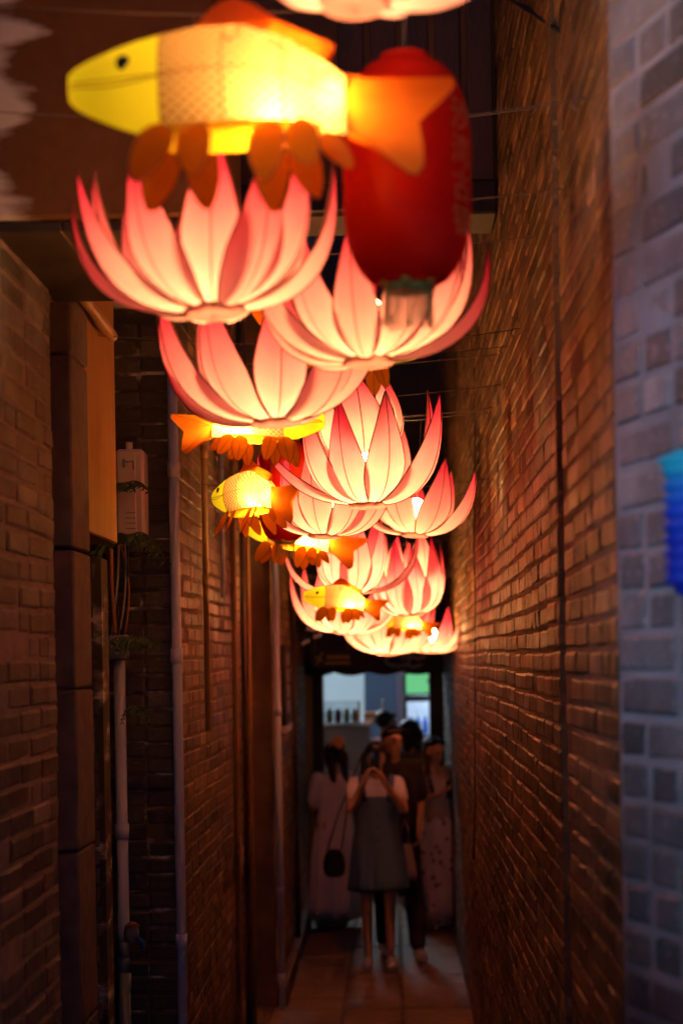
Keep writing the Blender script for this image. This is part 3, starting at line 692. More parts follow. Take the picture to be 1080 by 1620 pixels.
def leaf_fin(L, W):
    m = MB(); pts = []
    for i in range(14):
        a_ = 2 * math.pi * i / 14; pts.append((W / 2 * math.sin(a_) * (0.75 + 0.25 * -math.cos(a_ + math.pi)), -L / 2 + L / 2 * math.cos(a_)))
    m.add([(0, 0, -L * .5)] + [(p[0], 0, p[1]) for p in pts], [(0, i + 1, (i + 1) % 14 + 1) for i in range(14)]); wm = MB(); l3 = [(p[0], 0, p[1]) for p in pts]
    wm.tube(l3 + [l3[0]], 0.0013, 4); wm.tube([(0, 0.001, 0), (0, 0.001, -L)], 0.001, 4)
    return m.mesh('side_fin', 'fin_orange'), wm.mesh('wire_frame', 'fish_wire')
f_fin, f_finw = leaf_fin(0.125, 0.082)
fw = MB()
for ys in (ft, fb):
    fw.tube([((x - 300) * K, 0, (150 - interp(x, ys)) * K) for x in range(0, 439, 18)], 0.0016, 4)
for sd in (-1, 1):
    fw.tube([((x - 300) * K, sd * (interp(x, fh) + 0.001), (150 - (interp(x, ft) + interp(x, fb)) / 2) * K) for x in range(8, 439, 16)], 0.0012, 4)
for x in (148, 245, 340, 436):
    pts_ = [Vector(p) for p in sect(x, 24)]; mid_ = sum(pts_, Vector()) / 24; rg_ = []
    for p in pts_ + [pts_[0]]:
        n_ = (p - mid_).normalized(); rg_.append([p + n_ * 0.0024, p + Vector((0.0014, 0, 0)) + n_ * 0.001, p + n_ * 0.0004, p + Vector((-0.0014, 0, 0)) + n_ * 0.001])
    fw.loft(rg_, False)
fw.tube([(fxz(p)[0], 0, fxz(p)[1]) for p in tailp + [tailp[0]]], 0.0016, 4); fw.tube([(fxz(p)[0], 0, fxz(p)[1]) for p in dorp + [dorp[0]]], 0.0016, 4)
for p in ((604, 128), (560, 180), (545, 275)): fw.tube([(fxz((440, 170))[0], 0.021, fxz((440, 170))[1]), (fxz(p)[0], 0.004, fxz(p)[1])], 0.001, 4)
for sd in (-1, 1): fw.tube([((x - 300) * K, sd * (interp(x, fh) * 0.97 + 0.001), (150 - 141 - 6 * math.sin(x / 40)) * K) for x in range(4, 150, 12)], 0.0012, 4)
f_wire = fw.mesh('wire_frame', 'fish_wire')
eye_me = MB().ball((0, 0, 0), (0.0125, 0.004, 0.0125), 12, 6).mesh('eye', 'eye_dark', True)
bulb_f = MB().ball((0, 0, 0), 0.024, 10, 8).mesh('bulb', 'bulb_fish', True)
def carp(label, px, py, z_, length, yaw=0.0, tilt=0.0, cordlen=0.5, power=1.0):
    q = P(px, py, z_); s = length / 0.635
    t = thing('carp_lantern', label, 'lantern', q, 0, 'lit carp lanterns hung among the lotus lanterns')
    t.scale = (s, s, s); t.rotation_euler = (0, R(tilt), R(yaw))
    link('head', f_head, t); link('body', f_body, t); link('belly', f_belly, t); link('tail_fin', f_tail, t); link('dorsal_fin', f_dors, t); link('wire_frame', f_wire, t)
    for sd in (-1, 1):
        e = link('eye', eye_me, t); e.location = ((92 - 300) * K, sd * interp(92, fh) * 0.93, (150 - 112) * K)
        for x, an, L in ((150, -14, 1.0), (196, 12, 0.95), (312, 8, 1.0), (352, 30, 0.9)):
            o = link('side_fin', f_fin, t); o.location = ((x - 300) * K, sd * 0.036, (150 - 204) * K)
            o.rotation_euler = (R(sd * 26), R(-an), R(sd * 14)); o.scale = (L, L, L); link('wire_frame', f_finw, o)
    o = link('side_fin', f_fin, t); o.location = ((398 - 300) * K, 0, (150 - 212) * K); o.rotation_euler = (0, R(-40), 0); o.scale = (.6, .6, .6)
    b = link('bulb', bulb_f, t); b.location = ((322 - 300) * K, 0, (150 - 176) * K); b.scale = (math.sqrt(power),) * 3
    b = link('bulb', bulb_f, t); b.location = ((405 - 300) * K, 0, (150 - 160) * K); b.scale = (.5, .5, .5)  # extra small bulb, added only to brighten the tail
    MB().tube([((250 - 300) * K, 0, 0.11), ((250 - 300) * K, 0, cordlen / s)], 0.0015, 4).obj('cord', 'wire_steel', t)
    return t, q, cordlen
FT = []
FT.append(carp('big yellow carp lantern with orange tail above the large lotus', 411, 150, 2.75, 0.672, 0, 0, 0.5, 0.62))
FT.append(carp('carp lantern showing its orange tail under the dusky pink lotus', 392, 668, 4.8, 0.48, 172, -4, 0.5, 2.2))
FT.append(carp('small plump carp lantern with its tail overlapping a lotus', 404, 784, 6.0, 0.56, -50, 0, 0.5, 0.8))
FT.append(carp('yellow-faced carp lantern half hidden by the small red lantern', 478, 846, 7.05, 0.58, -6, 9, 0.5, 1.5))
FT.append(carp('flat yellow carp lantern below the round lotus lantern', 546, 950, 7.3, 0.40, 12, 4, 0.5, 1.0))
FT.append(carp('orange carp lantern hidden behind the lotus below the red lantern', 532, 528, 4.6, 0.52, -165, -12, 0.6))
FT.append(carp('pale carp lantern behind the bud-shaped lotus lantern', 668, 925, 9.6, 0.48, 70, -6, 0.5))
FT.append(carp('small carp lantern glowing behind the low shallow lotus', 645, 985, 10.0, 0.40, 10, 5, 0.5))

# ------------------------------------------------------------------ red lanterns
def glyphs(txt, size):
    cu = bpy.data.curves.new('glyph', 'FONT'); cu.body = txt; cu.size = size; cu.align_x = 'CENTER'; cu.align_y = 'CENTER'; cu.resolution_u = 2
    o = bpy.data.objects.new('glyph', cu); C.objects.link(o)
    dg = bpy.context.evaluated_depsgraph_get(); me = bpy.data.meshes.new_from_object(o.evaluated_get(dg)); bpy.data.objects.remove(o); return me
def red_lantern(label, px, py, z_, w, h, cordlen, text=True):
    q = P(px, py, z_); t = thing('red_lantern', label, 'lantern', q - Vector((0, 0, h / 2)), 0, 'red cylinder lanterns')
    r0 = w / 2; prof = []
    for i in range(33):
        s_ = i / 32; e = 0.36
        k = 1.0
        if s_ < e: k = math.sqrt(max(0, 1 - ((e - s_) / e) ** 2)) * 0.62 + 0.38
        if s_ > 1 - e: k = math.sqrt(max(0, 1 - ((s_ - 1 + e) / e) ** 2)) * 0.62 + 0.38
        prof.append((r0 * k, h * s_))
    b = MB().lathe(prof, 64, wob=lambda k, n: 1 + (0.011 if k % 2 else -0.011)).obj('silk_body', 'silk_red', t, True)
    MB().lathe([(0.36 * r0, h), (0.4 * r0, h + 0.002), (0.4 * r0, h + 0.012), (0.3 * r0, h + 0.014)], 24).obj('top_cap', 'silk_red', t, True)
    MB().lathe([(0.3 * r0, -0.012), (0.39 * r0, -0.011), (0.39 * r0, 0.0), (0.36 * r0, 0.002)], 24).obj('bottom_ring', 'green_band', t, True)
    for k in range(6):
        a_ = k * math.pi / 3 + 0.4; MB().ball((0.40 * r0 * math.cos(a_), 0.40 * r0 * math.sin(a_), 0.004), 0.011 * w / 0.25, 10, 6).obj('gold_bead', 'gold', t, True)
    fr = MB()
    for k in range(54):
        a_ = 2 * math.pi * k / 54 + rnd.uniform(-.03, .03); x, y = 0.37 * r0 * math.cos(a_), 0.37 * r0 * math.sin(a_)
        fr.tube([(x, y, -0.012), (x * 1.03, y * 1.03, -0.05 * w / .25), (x * rnd.uniform(0.9, 1.15), y * rnd.uniform(0.9, 1.15), -0.085 * w / .25 * rnd.uniform(0.8, 1.05))], 0.0013 * w / .25, 3)
    o = fr.obj('fringe', 'gold_thread', t); o['kind'] = 'stuff'
    MB().tube([(0, 0, h + 0.02), (0, 0, h / 2 + cordlen)], 0.002, 4).obj('cord', 'wire_steel', t)
    if text:
        try:
            for i, ch in enumerate('沙湾古镇'):
                me = glyphs(ch, h * 0.15)
                for v in me.vertices:
                    a_ = R(-33) + v.co.x / r0; rr_ = r0 * 1.012
                    v.co = Vector((rr_ * math.cos(a_), rr_ * math.sin(a_), h * (0.70 - 0.155 * i) + v.co.y))
                me.materials.append(M['gold_paint']); link('painted_character', me, t)
        except Exception as ex: print('glyph', ex)
    return t, q, cordlen
RT = [red_lantern('big red cylinder lantern with gold characters and fringe', 643, 276, 3.05, 0.245, 0.43, 0.55),
      red_lantern('small red cylinder lantern with gold fringe between the carp lanterns', 449, 775, 6.6, 0.215, 0.43, 0.5, False)]

# ------------------------------------------------------------------ cross wires and hooks
wires = [(q, c, o_['label']) for (o_, q, c) in LT + FT + RT]
wires.sort(key=lambda e: e[0].y)
for i, (q, c, lb) in enumerate(wires):
    zt = q.z + c; y = q.y
    if y < 3.2: xr = 0.455 + max(0, 3.215 - y) * 0.325
    elif y < 4.3: xr = 0.466
    else: xr = 0.455
    xl = -0.995 if y < 5.6 else (-0.93 if y < 6.62 else (-0.88 if y < 9.8 else (-0.98 if y < 10.1 else -0.765)))
    if 4.0 < y < 4.9: xl = -0.995
    pts = []
    for k in range(13):
        x = xl + (xr - xl) * k / 12
        u = (x - xl) / (q.x - xl) if x < q.x else (xr - x) / (xr - q.x)
        pts.append((x, y, zt + 0.05 * (1 - u) ** 1.6))
    pts.insert(next(j for j, p in enumerate(pts) if p[0] > q.x), (q.x, y, zt))
    t = thing('cross_wire', 'steel wire holding the ' + ' '.join(lb.split()[:12]), 'wire', (xl, y, zt), 0, 'wires carrying the lanterns')
    MB().tube([Vector(p) - Vector((xl, y, zt)) for p in pts], 0.0016, 4).obj('wire', 'wire_steel', t)
    hk = [(xr - xl + 0.004, 0, 0.05), (xr - xl - 0.02, 0, 0.05), (xr - xl - 0.028, 0, 0.035), (xr - xl - 0.02, 0, 0.022)]
    MB().tube(hk, 0.0024, 6).obj('hook', 'wire_steel', t)
# stray cables on the right wall
def cable(label, pts, r=0.004, mat='cable_black'):
    o = MB().tube(pts, r, 6).obj('cable', mat, smooth=True); tag(o, label, 'cable', None); return o
cable('black cable running up the long brick wall', [P(752 + rnd.uniform(-1.5, 1.5), y, 8.35) - Vector((0.006, 0, 0)) for y in range(520, 1420, 60)], 0.004)
cable('dark cable crossing the brick wall strip high up', [P(800, -6, 5.6), P(838, 18, 4.85), P(884, 48, 4.2)], 0.006)

# ------------------------------------------------------------------ shop at the end
t = thing('shop_building', 'shop front with dark posts and plaster pier at the alley end', 'building', (0, 14.5, 0))
MB().bbox((-2.2, 0.0, 2.45), (2.2, 0.25, 7.5), 0.01).obj('upper_wall', 'timber_dark', t)
MB().bbox((-0.95, -0.02, 0), (-0.74, 0.25, 2.44), 0.008).obj('plaster_pier', 'orange_plaster', t)
MB().bbox((-0.735, 0.0, 0), (-0.64, 0.2, 2.44), 0.006).obj('door_post', 'timber_dark', t)
MB().bbox((0.335, 0.0, 0), (0.56, 0.2, 2.44), 0.006).obj('door_post', 'timber_dark', t)
MB().box((-2.6, 4.4, 0), (-0.34, 4.5, 3)).obj('back_wall', 'shop_wall', t)
MB().box((-0.335, 4.4, 0), (0.05, 4.5, 3)).obj('back_wall', 'shop_wall_blue', t)
MB().box((0.055, 4.4, 0), (2.2, 4.5, 3)).obj('back_wall', 'shop_wall_plum', t)
MB().box((-2.7, 0.26, 0), (-2.6, 4.4, 3)).obj('side_wall', 'shop_wall', t)
MB().box((1.6, 0.26, 0), (1.7, 4.4, 3)).obj('side_wall', 'shop_wall_plum', t)
MB().box((-2.7, 0.26, 3.0), (1.7, 4.5, 3.1)).obj('ceiling', 'shop_wall', t)
MB().box((-2.2, 0.0, 0), (-0.955, 0.2, 2.44)).obj('side_pier', 'timber_dark', t)
MB().box((0.565, 0.0, 0), (2.2, 0.2, 2.44)).obj('side_pier', 'timber_dark', t)
t = thing('ceiling_light', 'cool white tube lamp under the shop ceiling', 'lamp', (-0.9, 16.6, 2.93))
MB().bbox((-0.6, -0.06, 0.02), (0.6, 0.06, 0.06), 0.004).obj('housing', 'white_plastic', t)
MB().tube([(-0.58, 0, 0.0), (0.58, 0, 0.0)], 0.018, 10).obj('tube', 'shop_tube', t)
# awning with scalloped valance
t = thing('awning', 'dark brown scalloped awning with a grey printed emblem', 'awning', (0, 14.18, 2.1))
MB().add([(-0.82, 0, 0.26), (0.62, 0, 0.26), (0.62, 0.31, 0.55), (-0.82, 0.31, 0.55), (-0.82, 0, 0.25), (0.62, 0, 0.25), (0.62, 0.31, 0.54), (-0.82, 0.31, 0.54)],
         [(0, 1, 2, 3), (7, 6, 5, 4), (0, 4, 5, 1), (1, 5, 6, 2), (2, 6, 7, 3), (3, 7, 4, 0)]).obj('canopy', 'awning', t)
m = MB(); xs = [(-0.82 + i * 0.02) for i in range(73)]; ptsb = [(x, 0.035 * abs(math.sin((x + 0.82) * math.pi / 0.30)) ** 0.8 * -1 + 0.035 - 0.03) for x in xs]
m.poly([(x, 0.25) for x in reversed(xs)] + ptsb, 0.004); m.obj('valance', 'awning', t)
m = MB()   # emblem: a little leaping shape over an oval, grey print
m.tube([(0.02 + 0.11 * math.cos(a_ / 10 * math.pi), -0.008, 0.09 + 0.05 * math.sin(a_ / 10 * math.pi)) for a_ in range(21)], 0.012, 5)
m.tube([(0.06, -0.008, 0.16), (0.10, -0.008, 0.20), (0.15, -0.008, 0.21), (0.2, -0.008, 0.17), (0.26, -0.008, 0.16)], 0.02, 5)
m.tube([(0.05, -0.008, 0.10), (0.12, -0.008, 0.13), (0.2, -0.008, 0.10), (0.27, -0.008, 0.12)], 0.016, 5)
m.tube([(0.08, -0.008, 0.05), (0.16, -0.008, 0.03), (0.24, -0.008, 0.05)], 0.014, 5)
o = m.obj('emblem', 'print_grey', t); o.location = (0.03, 0, 0.01)
# sign board under the awning at the left
a, b = P(492, 1056, 13.4), P(556, 1030, 13.4)
t = thing('sign_board', 'small dark sign with an orange runner mark and faint lettering', 'sign', ((a.x + b.x) / 2, 13.4, a.z))
w, h = (b.x - a.x) / 2, b.z - a.z
MB().bbox((-w, 0, 0), (w, 0.03, h), 0.004).obj('panel', 'timber_dark', t)
m = MB(); m.tube([(-w * .72, -0.004, h * .2), (-w * .6, -0.004, h * .5), (-w * .5, -0.004, h * .8)], 0.007, 5); m.tube([(-w * .8, -0.004, h * .62), (-w * .6, -0.004, h * .55), (-w * .45, -0.004, h * .35)], 0.006, 5); m.ball((-w * .45, -0.004, h * .9), 0.009, 8, 5)
m.obj('runner_mark', 'print_orange', t)
for k in range(6): MB().box((-w * .2 + k * w * .19, -0.003, h * .5), (-w * .2 + k * w * .19 + w * .11, -0.0005, h * .74)).obj('letter', 'print_orange', t)
MB().box((-w * .3, -0.003, h * .2), (w * .9, -0.0005, h * .3)).obj('underline', 'print_orange', t)
for k in (-0.8, 0.8): MB().tube([(w * k, 0.015, h), (w * k, 0.015, h + 0.5)], 0.003, 5).obj('hanger', 'wire_steel', t)
MB().tube([(-w * 1.4, 0.015, h + 0.5), (w * 1.1, 0.015, h + 0.5)], 0.008, 6).obj('bracket', 'wire_steel', t)
for i, (px, py) in enumerate(((491, 996), (502, 1006), (483, 1016))):
    q = P(px, py, 12.2); t = thing('paper_slip', 'white paper slip dangling on a thread below the tilted lotus', 'paper slip', q, 0, 'paper slips on threads')
    m = MB().box((-0.035, -0.001, -0.014), (0.035, 0.001, 0.014)); o = m.obj('slip', 'paper', t); o.rotation_euler = (R(-30), R((8, -22, -26)[i]), 0)
    MB().tube([(0, 0, 0.01), (0, 0, 0.75 - (996 - py) * -0.0049)], 0.001, 3).obj('thread', 'wire_steel', t)
o = MB().tube([(P(470, 800, 12.2).x, 12.2, P(491, 996, 12.2).z + 0.745), (P(520, 800, 12.2).x, 12.2, P(491, 996, 12.2).z + 0.745)], 0.004, 5).obj('thread_rod', 'wire_steel'); tag(o, 'thin rod from which the paper slips dangle', 'rod')
# counter with display
a, b = P(512, 1200, 15.6), P(585, 1143, 15.6)
t = thing('shop_counter', 'grey shop counter with bright steel top inside the shop', 'counter', ((a.x + b.x) / 2 - 0.2, 15.6, 0))
w = (b.x - a.x) / 2 + 0.2
MB().bbox((-w, 0.02, 0), (w, 0.6, b.z - 0.04), 0.01).obj('front_panel', 'counter_front', t)
MB().bbox((-w - 0.02, 0, b.z - 0.038), (w + 0.02, 0.64, b.z), 0.006).obj('steel_top', 'steel', t)
ctop = b.z; cx = t.location.x
t = thing('display_case', 'small glass display case standing on the shop counter', 'display case', (cx + 0.1, 15.72, ctop))
for sx in (-0.22, 0.22):
    for sy in (0, 0.3): MB().box((sx - 0.008, sy - 0.008, 0), (sx + 0.008, sy + 0.008, 0.2)).obj('frame_post', 'steel', t)
MB().box((-0.23, -0.01, 0.201), (0.23, 0.31, 0.212)).obj('roof', 'counter_front', t)
MB().box((-0.211, -0.002, 0.0), (0.211, 0.002, 0.198)).obj('pane', 'glass', t)
for i in range(9):
    q = (cx - 0.06 + (i % 5) * 0.085, 15.78 + (i // 5) * 0.12, ctop + 0.001)
    nm = ('jar_orange', 'jar_cream', 'bottle_red', 'bottle_yellow', 'jar_orange', 'bottle_red', 'jar_cream', 'bottle_green', 'bottle_yellow')[i]
    t = thing('jar', ('orange jar in the glass display case', 'cream jar in the glass display case', 'red jar in the glass display case', 'yellow jar in the glass display case', 'orange jar in the glass display case', 'red jar in the glass display case', 'cream jar in the glass display case', 'green jar in the glass display case', 'yellow jar in the glass display case')[i], 'jar', q, 0, 'jars in the display case')
    MB().lathe([(0.001, 0), (0.03, 0), (0.033, 0.02), (0.033, 0.09), (0.02, 0.11), (0.001, 0.112)], 12).obj('glass_body', nm, t, True); MB().tube([(0, 0, 0.111), (0, 0, 0.13)], 0.022, 10).obj('lid', 'steel', t)
t = thing('scoop_tray', 'slanted tray of yellow snacks at the counter end', 'tray', (cx + 0.46, 15.74, ctop))
MB().bbox((-0.09, 0, 0.06), (0.10, 0.28, 0.09), 0.004, ).obj('tray', 'jar_orange', t); MB().bbox((0.085, -0.01, 0.0), (0.112, 0.3, 0.22), 0.006).obj('side_plate', 'steel', t); MB().box((-0.09, 0.02, 0), (0.08, 0.26, 0.058)).obj('stand', 'steel', t)
# drinks fridge
a, b = P(637, 1165, 16.4), P(680, 1064, 16.4)
t = thing('drinks_fridge', 'tall drinks fridge with glowing green header in the shop', 'fridge', (0.38, 16.4, 0))
W, Hh = 0.27, b.z
MB().box((-W, 0.5, 0), (W, 0.55, Hh - 0.24)).obj('back', 'fridge_inside', t)
for sx in (-1, 1): MB().box((min(sx * W, sx * (W - 0.035)), 0, 0), (max(sx * W, sx * (W - 0.035)), 0.499, Hh - 0.24)).obj('side', 'fridge_body' if sx < 0 else 'fridge_inside', t)
MB().bbox((-W, 0.0, Hh - 0.238), (W, 0.55, Hh), 0.006).obj('head_box', 'fridge_body', t)
MB().box((-W + 0.03, -0.006, Hh - 0.215), (W - 0.01, -0.002, Hh - 0.015)).obj('header_panel', 'fridge_header', t)
for k in range(3): MB().box((-0.02 + k * 0.05, -0.009, Hh - 0.11 + (k % 2) * 0.03), (0.015 + k * 0.05, -0.0065, Hh - 0.07 + (k % 2) * 0.03)).obj('header_mark', 'shop_wall_plum', t)
MB().bbox((-W, -0.02, Hh - 0.30), (W, -0.005, Hh - 0.243), 0.003).obj('door_rail', 'fridge_body', t)
MB().tube([(-W + 0.06, 0.05, Hh - 0.26), (W - 0.06, 0.05, Hh - 0.26)], 0.014, 8).obj('lamp_tube', 'fridge_tube', t)
MB().box((-W + 0.036, -0.004, 0.1), (W, 0.0, Hh - 0.242)).obj('door_glass', 'glass', t)
for k in range(5): MB().box((-W + 0.036, 0.03, 0.25 + k * 0.29), (W - 0.036, 0.49, 0.262 + k * 0.29)).obj('shelf', 'fridge_inside', t)
for k in range(5):
    for i in range(6):
        nm = (('bottle_red', 'bottle_red'), ('bottle_green', 'bottle_yellow'), ('bottle_yellow', 'bottle_green'), ('bottle_yellow', 'bottle_green'), ('bottle_blue', 'bottle_blue'))[k][i % 2]
        c_ = nm.split('_')[1]
        tb = thing('drink_bottle', '%s drink bottle on a shelf of the lit fridge' % c_, 'bottle', (0.38 - W + 0.075 + i * 0.075, 16.52, 0.263 + k * 0.29), 0, '%s bottles in the fridge' % c_)
        MB().lathe([(0.001, 0), (0.028, 0), (0.03, 0.02), (0.03, 0.12), (0.012, 0.165), (0.012, 0.185)], 10).obj('bottle_body', nm, tb, True)
        MB().tube([(0, 0, 0.184), (0, 0, 0.2)], 0.014, 8).obj('cap', 'white_plastic', tb)

# ------------------------------------------------------------------ people
def blob(prims, voxel, name, mat, parent, smooth_it=4):
    m = MB()
    for p in prims:
        if p[0] == 'c':
            _, a, b, r0, r1 = p; a, b = Vector(a), Vector(b); d = (b - a); L = max(d.length, 1e-5); d.normalize()
            pts = []; rs = []
            for k in range(4): u = (1 - math.cos(k / 4 * math.pi / 2)); pts.append(a - d * r0 * (1 - u * 1.0) * 1.0 if k == 0 else a - d * r0 * math.cos(k / 4 * math.pi / 2)); rs.append(max(r0 * math.sin(k / 4 * math.pi / 2), r0 * 0.05))
            for k in range(5): pts.append(a + d * L * k / 4); rs.append(r0 + (r1 - r0) * k / 4)
            for k in range(1, 5): pts.append(b + d * r1 * math.sin(k / 4 * math.pi / 2)); rs.append(max(r1 * math.cos(k / 4 * math.pi / 2), r1 * 0.05))
            m.tube(pts, rs, 12)
        else:
            m.ball(p[1], p[2], 16, 12)
    me = m.mesh(name); o = bpy.data.objects.new(name, me); C.objects.link(o)
    md = o.modifiers.new('r', 'REMESH'); md.mode = 'VOXEL'; md.voxel_size = voxel; md.use_smooth_shade = True
    sm = o.modifiers.new('s', 'SMOOTH'); sm.iterations = smooth_it; sm.factor = 0.5
    dg = bpy.context.evaluated_depsgraph_get(); dg.update()
    nm = bpy.data.meshes.new_from_object(o.evaluated_get(dg)); bpy.data.objects.remove(o); bpy.data.meshes.remove(me)
    nm.name = name; nm.materials.clear(); nm.materials.append(M[mat]); nm.polygons.foreach_set('use_smooth', [True] * len(nm.polygons))
    return link(name, nm, parent)
def arm(S, E, W, H, fingers_dir, palm_n, curl=0.5, thumb_side=1, r=1.0):
    """shoulder, elbow, wrist, palm end; fingers follow fingers_dir and bend towards palm_n"""
    S, E, W, H = map(Vector, (S, E, W, H)); fd = Vector(fingers_dir).normalized(); pn = Vector(palm_n).normalized(); sd = fd.cross(pn).normalized() * thumb_side
    pr = [('c', S, E, 0.043 * r, 0.034 * r), ('c', E, W, 0.034 * r, 0.022 * r), ('c', W, W.lerp(H, 0.5), 0.022, 0.026), ('c', W.lerp(H, .3) + sd * 0.012, H + sd * 0.016, 0.017, 0.015), ('c', W.lerp(H, .3) - sd * 0.012, H - sd * 0.02, 0.017, 0.015)]
    for i, (o_, L) in enumerate(((0.028, 0.068), (0.009, 0.076), (-0.010, 0.071), (-0.028, 0.056))):
        b0 = H + sd * o_; b1 = b0 + (fd * (1 - curl * .4) + pn * curl * .5) * L * .5; b2 = b1 + (fd * (1 - curl) + pn * curl * 1.1).normalized() * L * .5
        pr += [('c', b0, b1, 0.0092, 0.0085), ('c', b1, b2, 0.0085, 0.007)]
    tb = W.lerp(H, .35) + sd * 0.022; t1 = tb + (fd * .6 + sd * .7 + pn * .3).normalized() * 0.036; t2 = t1 + (fd * .8 + pn * .5 + sd * .1).normalized() * 0.03
    return pr + [('c', tb, t1, 0.012, 0.010), ('c', t1, t2, 0.010, 0.008)]
def head_prims(c, yaw=0.0, pitch=0.0):
    rot = Matrix.Rotation(yaw, 3, 'Z') @ Matrix.Rotation(pitch, 3, 'X'); c = Vector(c)
    f = lambda x, y, z: c + rot @ Vector((x, y, z))
    return [('e', c, (0.072, 0.085, 0.088)), ('c', f(0, -0.03, -0.03), f(0, -0.045, -0.085), 0.058, 0.030), ('c', f(0, -0.083, 0.0), f(0, -0.098, -0.032), 0.010, 0.0145),
            ('c', f(-0.02, -0.086, -0.062), f(0.02, -0.086, -0.062), 0.008, 0.008), ('c', f(-0.03, -0.075, 0.018), f(0.03, -0.075, 0.018), 0.014, 0.014),
            ('c', f(-0.073, 0.0, 0.012), f(-0.078, 0.006, -0.028), 0.011, 0.008), ('c', f(0.073, 0.0, 0.012), f(0.078, 0.006, -0.028), 0.011, 0.008)], f
def face_parts(t, f, voxel=None):
    for sx in (-1, 1):
        e = MB().ball((0, 0, 0), (0.0125, 0.006, 0.0055), 10, 6).obj('eye', 'eye_dark', t, True); e.location = f(sx * 0.031, -0.083, 0.0)
        MB().tube([f(sx * 0.015, -0.093, 0.021), f(sx * 0.032, -0.093, 0.026), f(sx * 0.048, -0.083, 0.019)], 0.0038, 5).obj('eyebrow', 'hair', t, True)
    MB().tube([f(-0.021, -0.091, -0.062), f(0, -0.097, -0.060), f(0.021, -0.091, -0.062)], [0.003, 0.0055, 0.003], 6).obj('mouth', 'lip', t, True)
def loft_cloth(t, name, mat, secs, folds=9, amp=0.0, seed=0, seg=56, yoff=0.0):
    """secs: (z, half width, half depth, cx, cy, fold strength)"""
    r_ = random.Random(seed); ph = [r_.uniform(0, 6.28) for _ in range(4)]; rg = []
    for z, hw, hd, cx_, cy_, fs in secs:
        row = []
        for k in range(seg):
            a_ = 2 * math.pi * k / seg
            w_ = 1 + amp * fs * (0.6 * math.sin(folds * a_ + ph[0] + z * 2) + 0.4 * math.sin((folds + 4) * a_ + ph[1]))
            row.append((cx_ + hw * w_ * math.cos(a_), cy_ + hd * w_ * math.sin(a_), z))
        rg.append(row)
    return MB().loft(rg, True).obj(name, mat, t, True)
def legs(k=1.0, sep=0.085, w=1.0, lf=(0, 0), rf=(0, 0)):
    pr = []
    for sd, (dx, dy) in ((-1, lf), (1, rf)):
        x = sd * sep
        pr += [('c', (x, 0, .84 * k), (x * 0.98 + dx * .5, -0.01 + dy * .5, .46 * k), .078 * w, .050 * w), ('c', (x * .98 + dx * .5, -.01 + dy * .5, .46 * k), (x * .95 + dx, .02 + dy, .08), .050 * w, .032 * w),
               ('c', (x * .95 + dx, .03 + dy, .045), (x * 1.05 + dx, -.13 + dy, .028), .036, .028)]
    return pr
def torso(k=1.0, w=1.0):
    return [('c', (-.07 * w, 0, .90 * k), (.07 * w, 0, .90 * k), .098, .098), ('c', (0, 0, .95 * k), (0, 0, 1.06 * k), .105 * w, .10 * w), ('c', (-.045 * w, 0, 1.08 * k), (-.06 * w, 0, 1.24 * k), .085, .082), ('c', (.045 * w, 0, 1.08 * k), (.06 * w, 0, 1.24 * k), .085, .082),
            ('c', (-.155 * w, 0, 1.315 * k), (.155 * w, 0, 1.315 * k), .046, .046), ('c', (0, 0.005, 1.32 * k), (0, 0, 1.45 * k), .050, .046)]
def person(label, px, zdep, yaw, base=0.0):
    q = P(px, 1040, zdep); return thing('person', label, 'person', (q.x, zdep, 0.008 + base), R(yaw), None)

# --- woman photographing
t = person('woman in grey pinafore dress over white tee photographing with a phone', 592, 11.3, 0)
hp, f = head_prims((0, -0.02, 1.505), 0, R(-4))
pr = legs(1, .085, .9, (0, 0), (0.0, 0)) + torso(1, .92) + hp
pr += arm((-.155, 0, 1.31), (-.175, -.17, 1.16), (-.085, -.25, 1.355), (-.06, -.272, 1.42), (0.35, -.05, 0.9), (0.9, 0.1, 0.1), .55, 1)
pr += arm((.155, 0, 1.31), (.19, -.16, 1.15), (.06, -.25, 1.345), (.03, -.272, 1.415), (-0.4, -.05, 0.9), (-0.9, 0.1, 0.1), .55, -1)
blob(pr, 0.0075, 'body', 'skin', t, 3); face_parts(t, f)
blob([('c', (-.05, 0, 1.1), (-.065, 0, 1.24), .095, .092), ('c', (.05, 0, 1.1), (.065, 0, 1.24), .095, .092), ('c', (-.15, 0, 1.32), (.15, 0, 1.32), .056, .056), ('c', (-.155, 0, 1.315), (-.166, -.085, 1.235), .052, .056), ('c', (.155, 0, 1.315), (.172, -.085, 1.23), .052, .056)], 0.012, 'tee_shirt', 'cloth_white', t)
loft_cloth(t, 'pinafore_dress', 'cloth_blue_grey', [(1.235, .135, .118, 0, -.008, 0), (1.18, .160, .130, 0, -.008, 0), (1.08, .168, .132, 0, 0, 0.1), (1.0, .158, .128, 0, 0, .2), (.92, .172, .14, 0, 0, .5), (.75, .192, .155, 0, 0, .9), (.60, .207, .17, 0, 0, 1), (.565, .21, .172, 0, 0, 1.0), (.57, .195, .16, 0, 0, 1.0)], 9, .09, 3)
for sx in (-1, 1): MB().tube([(sx * .085, -.118, 1.20), (sx * .10, -.112, 1.28), (sx * .108, -.055, 1.375), (sx * .10, .05, 1.36), (sx * .09, .105, 1.22)], .021, 8).obj('strap', 'cloth_blue_grey', t, True)
for zz in (1.12, 1.02, .93): MB().ball((0, -.142 if zz > 1 else -.146, zz), (.009, .005, .009), 8, 5).obj('button', 'cloth_black', t, True)
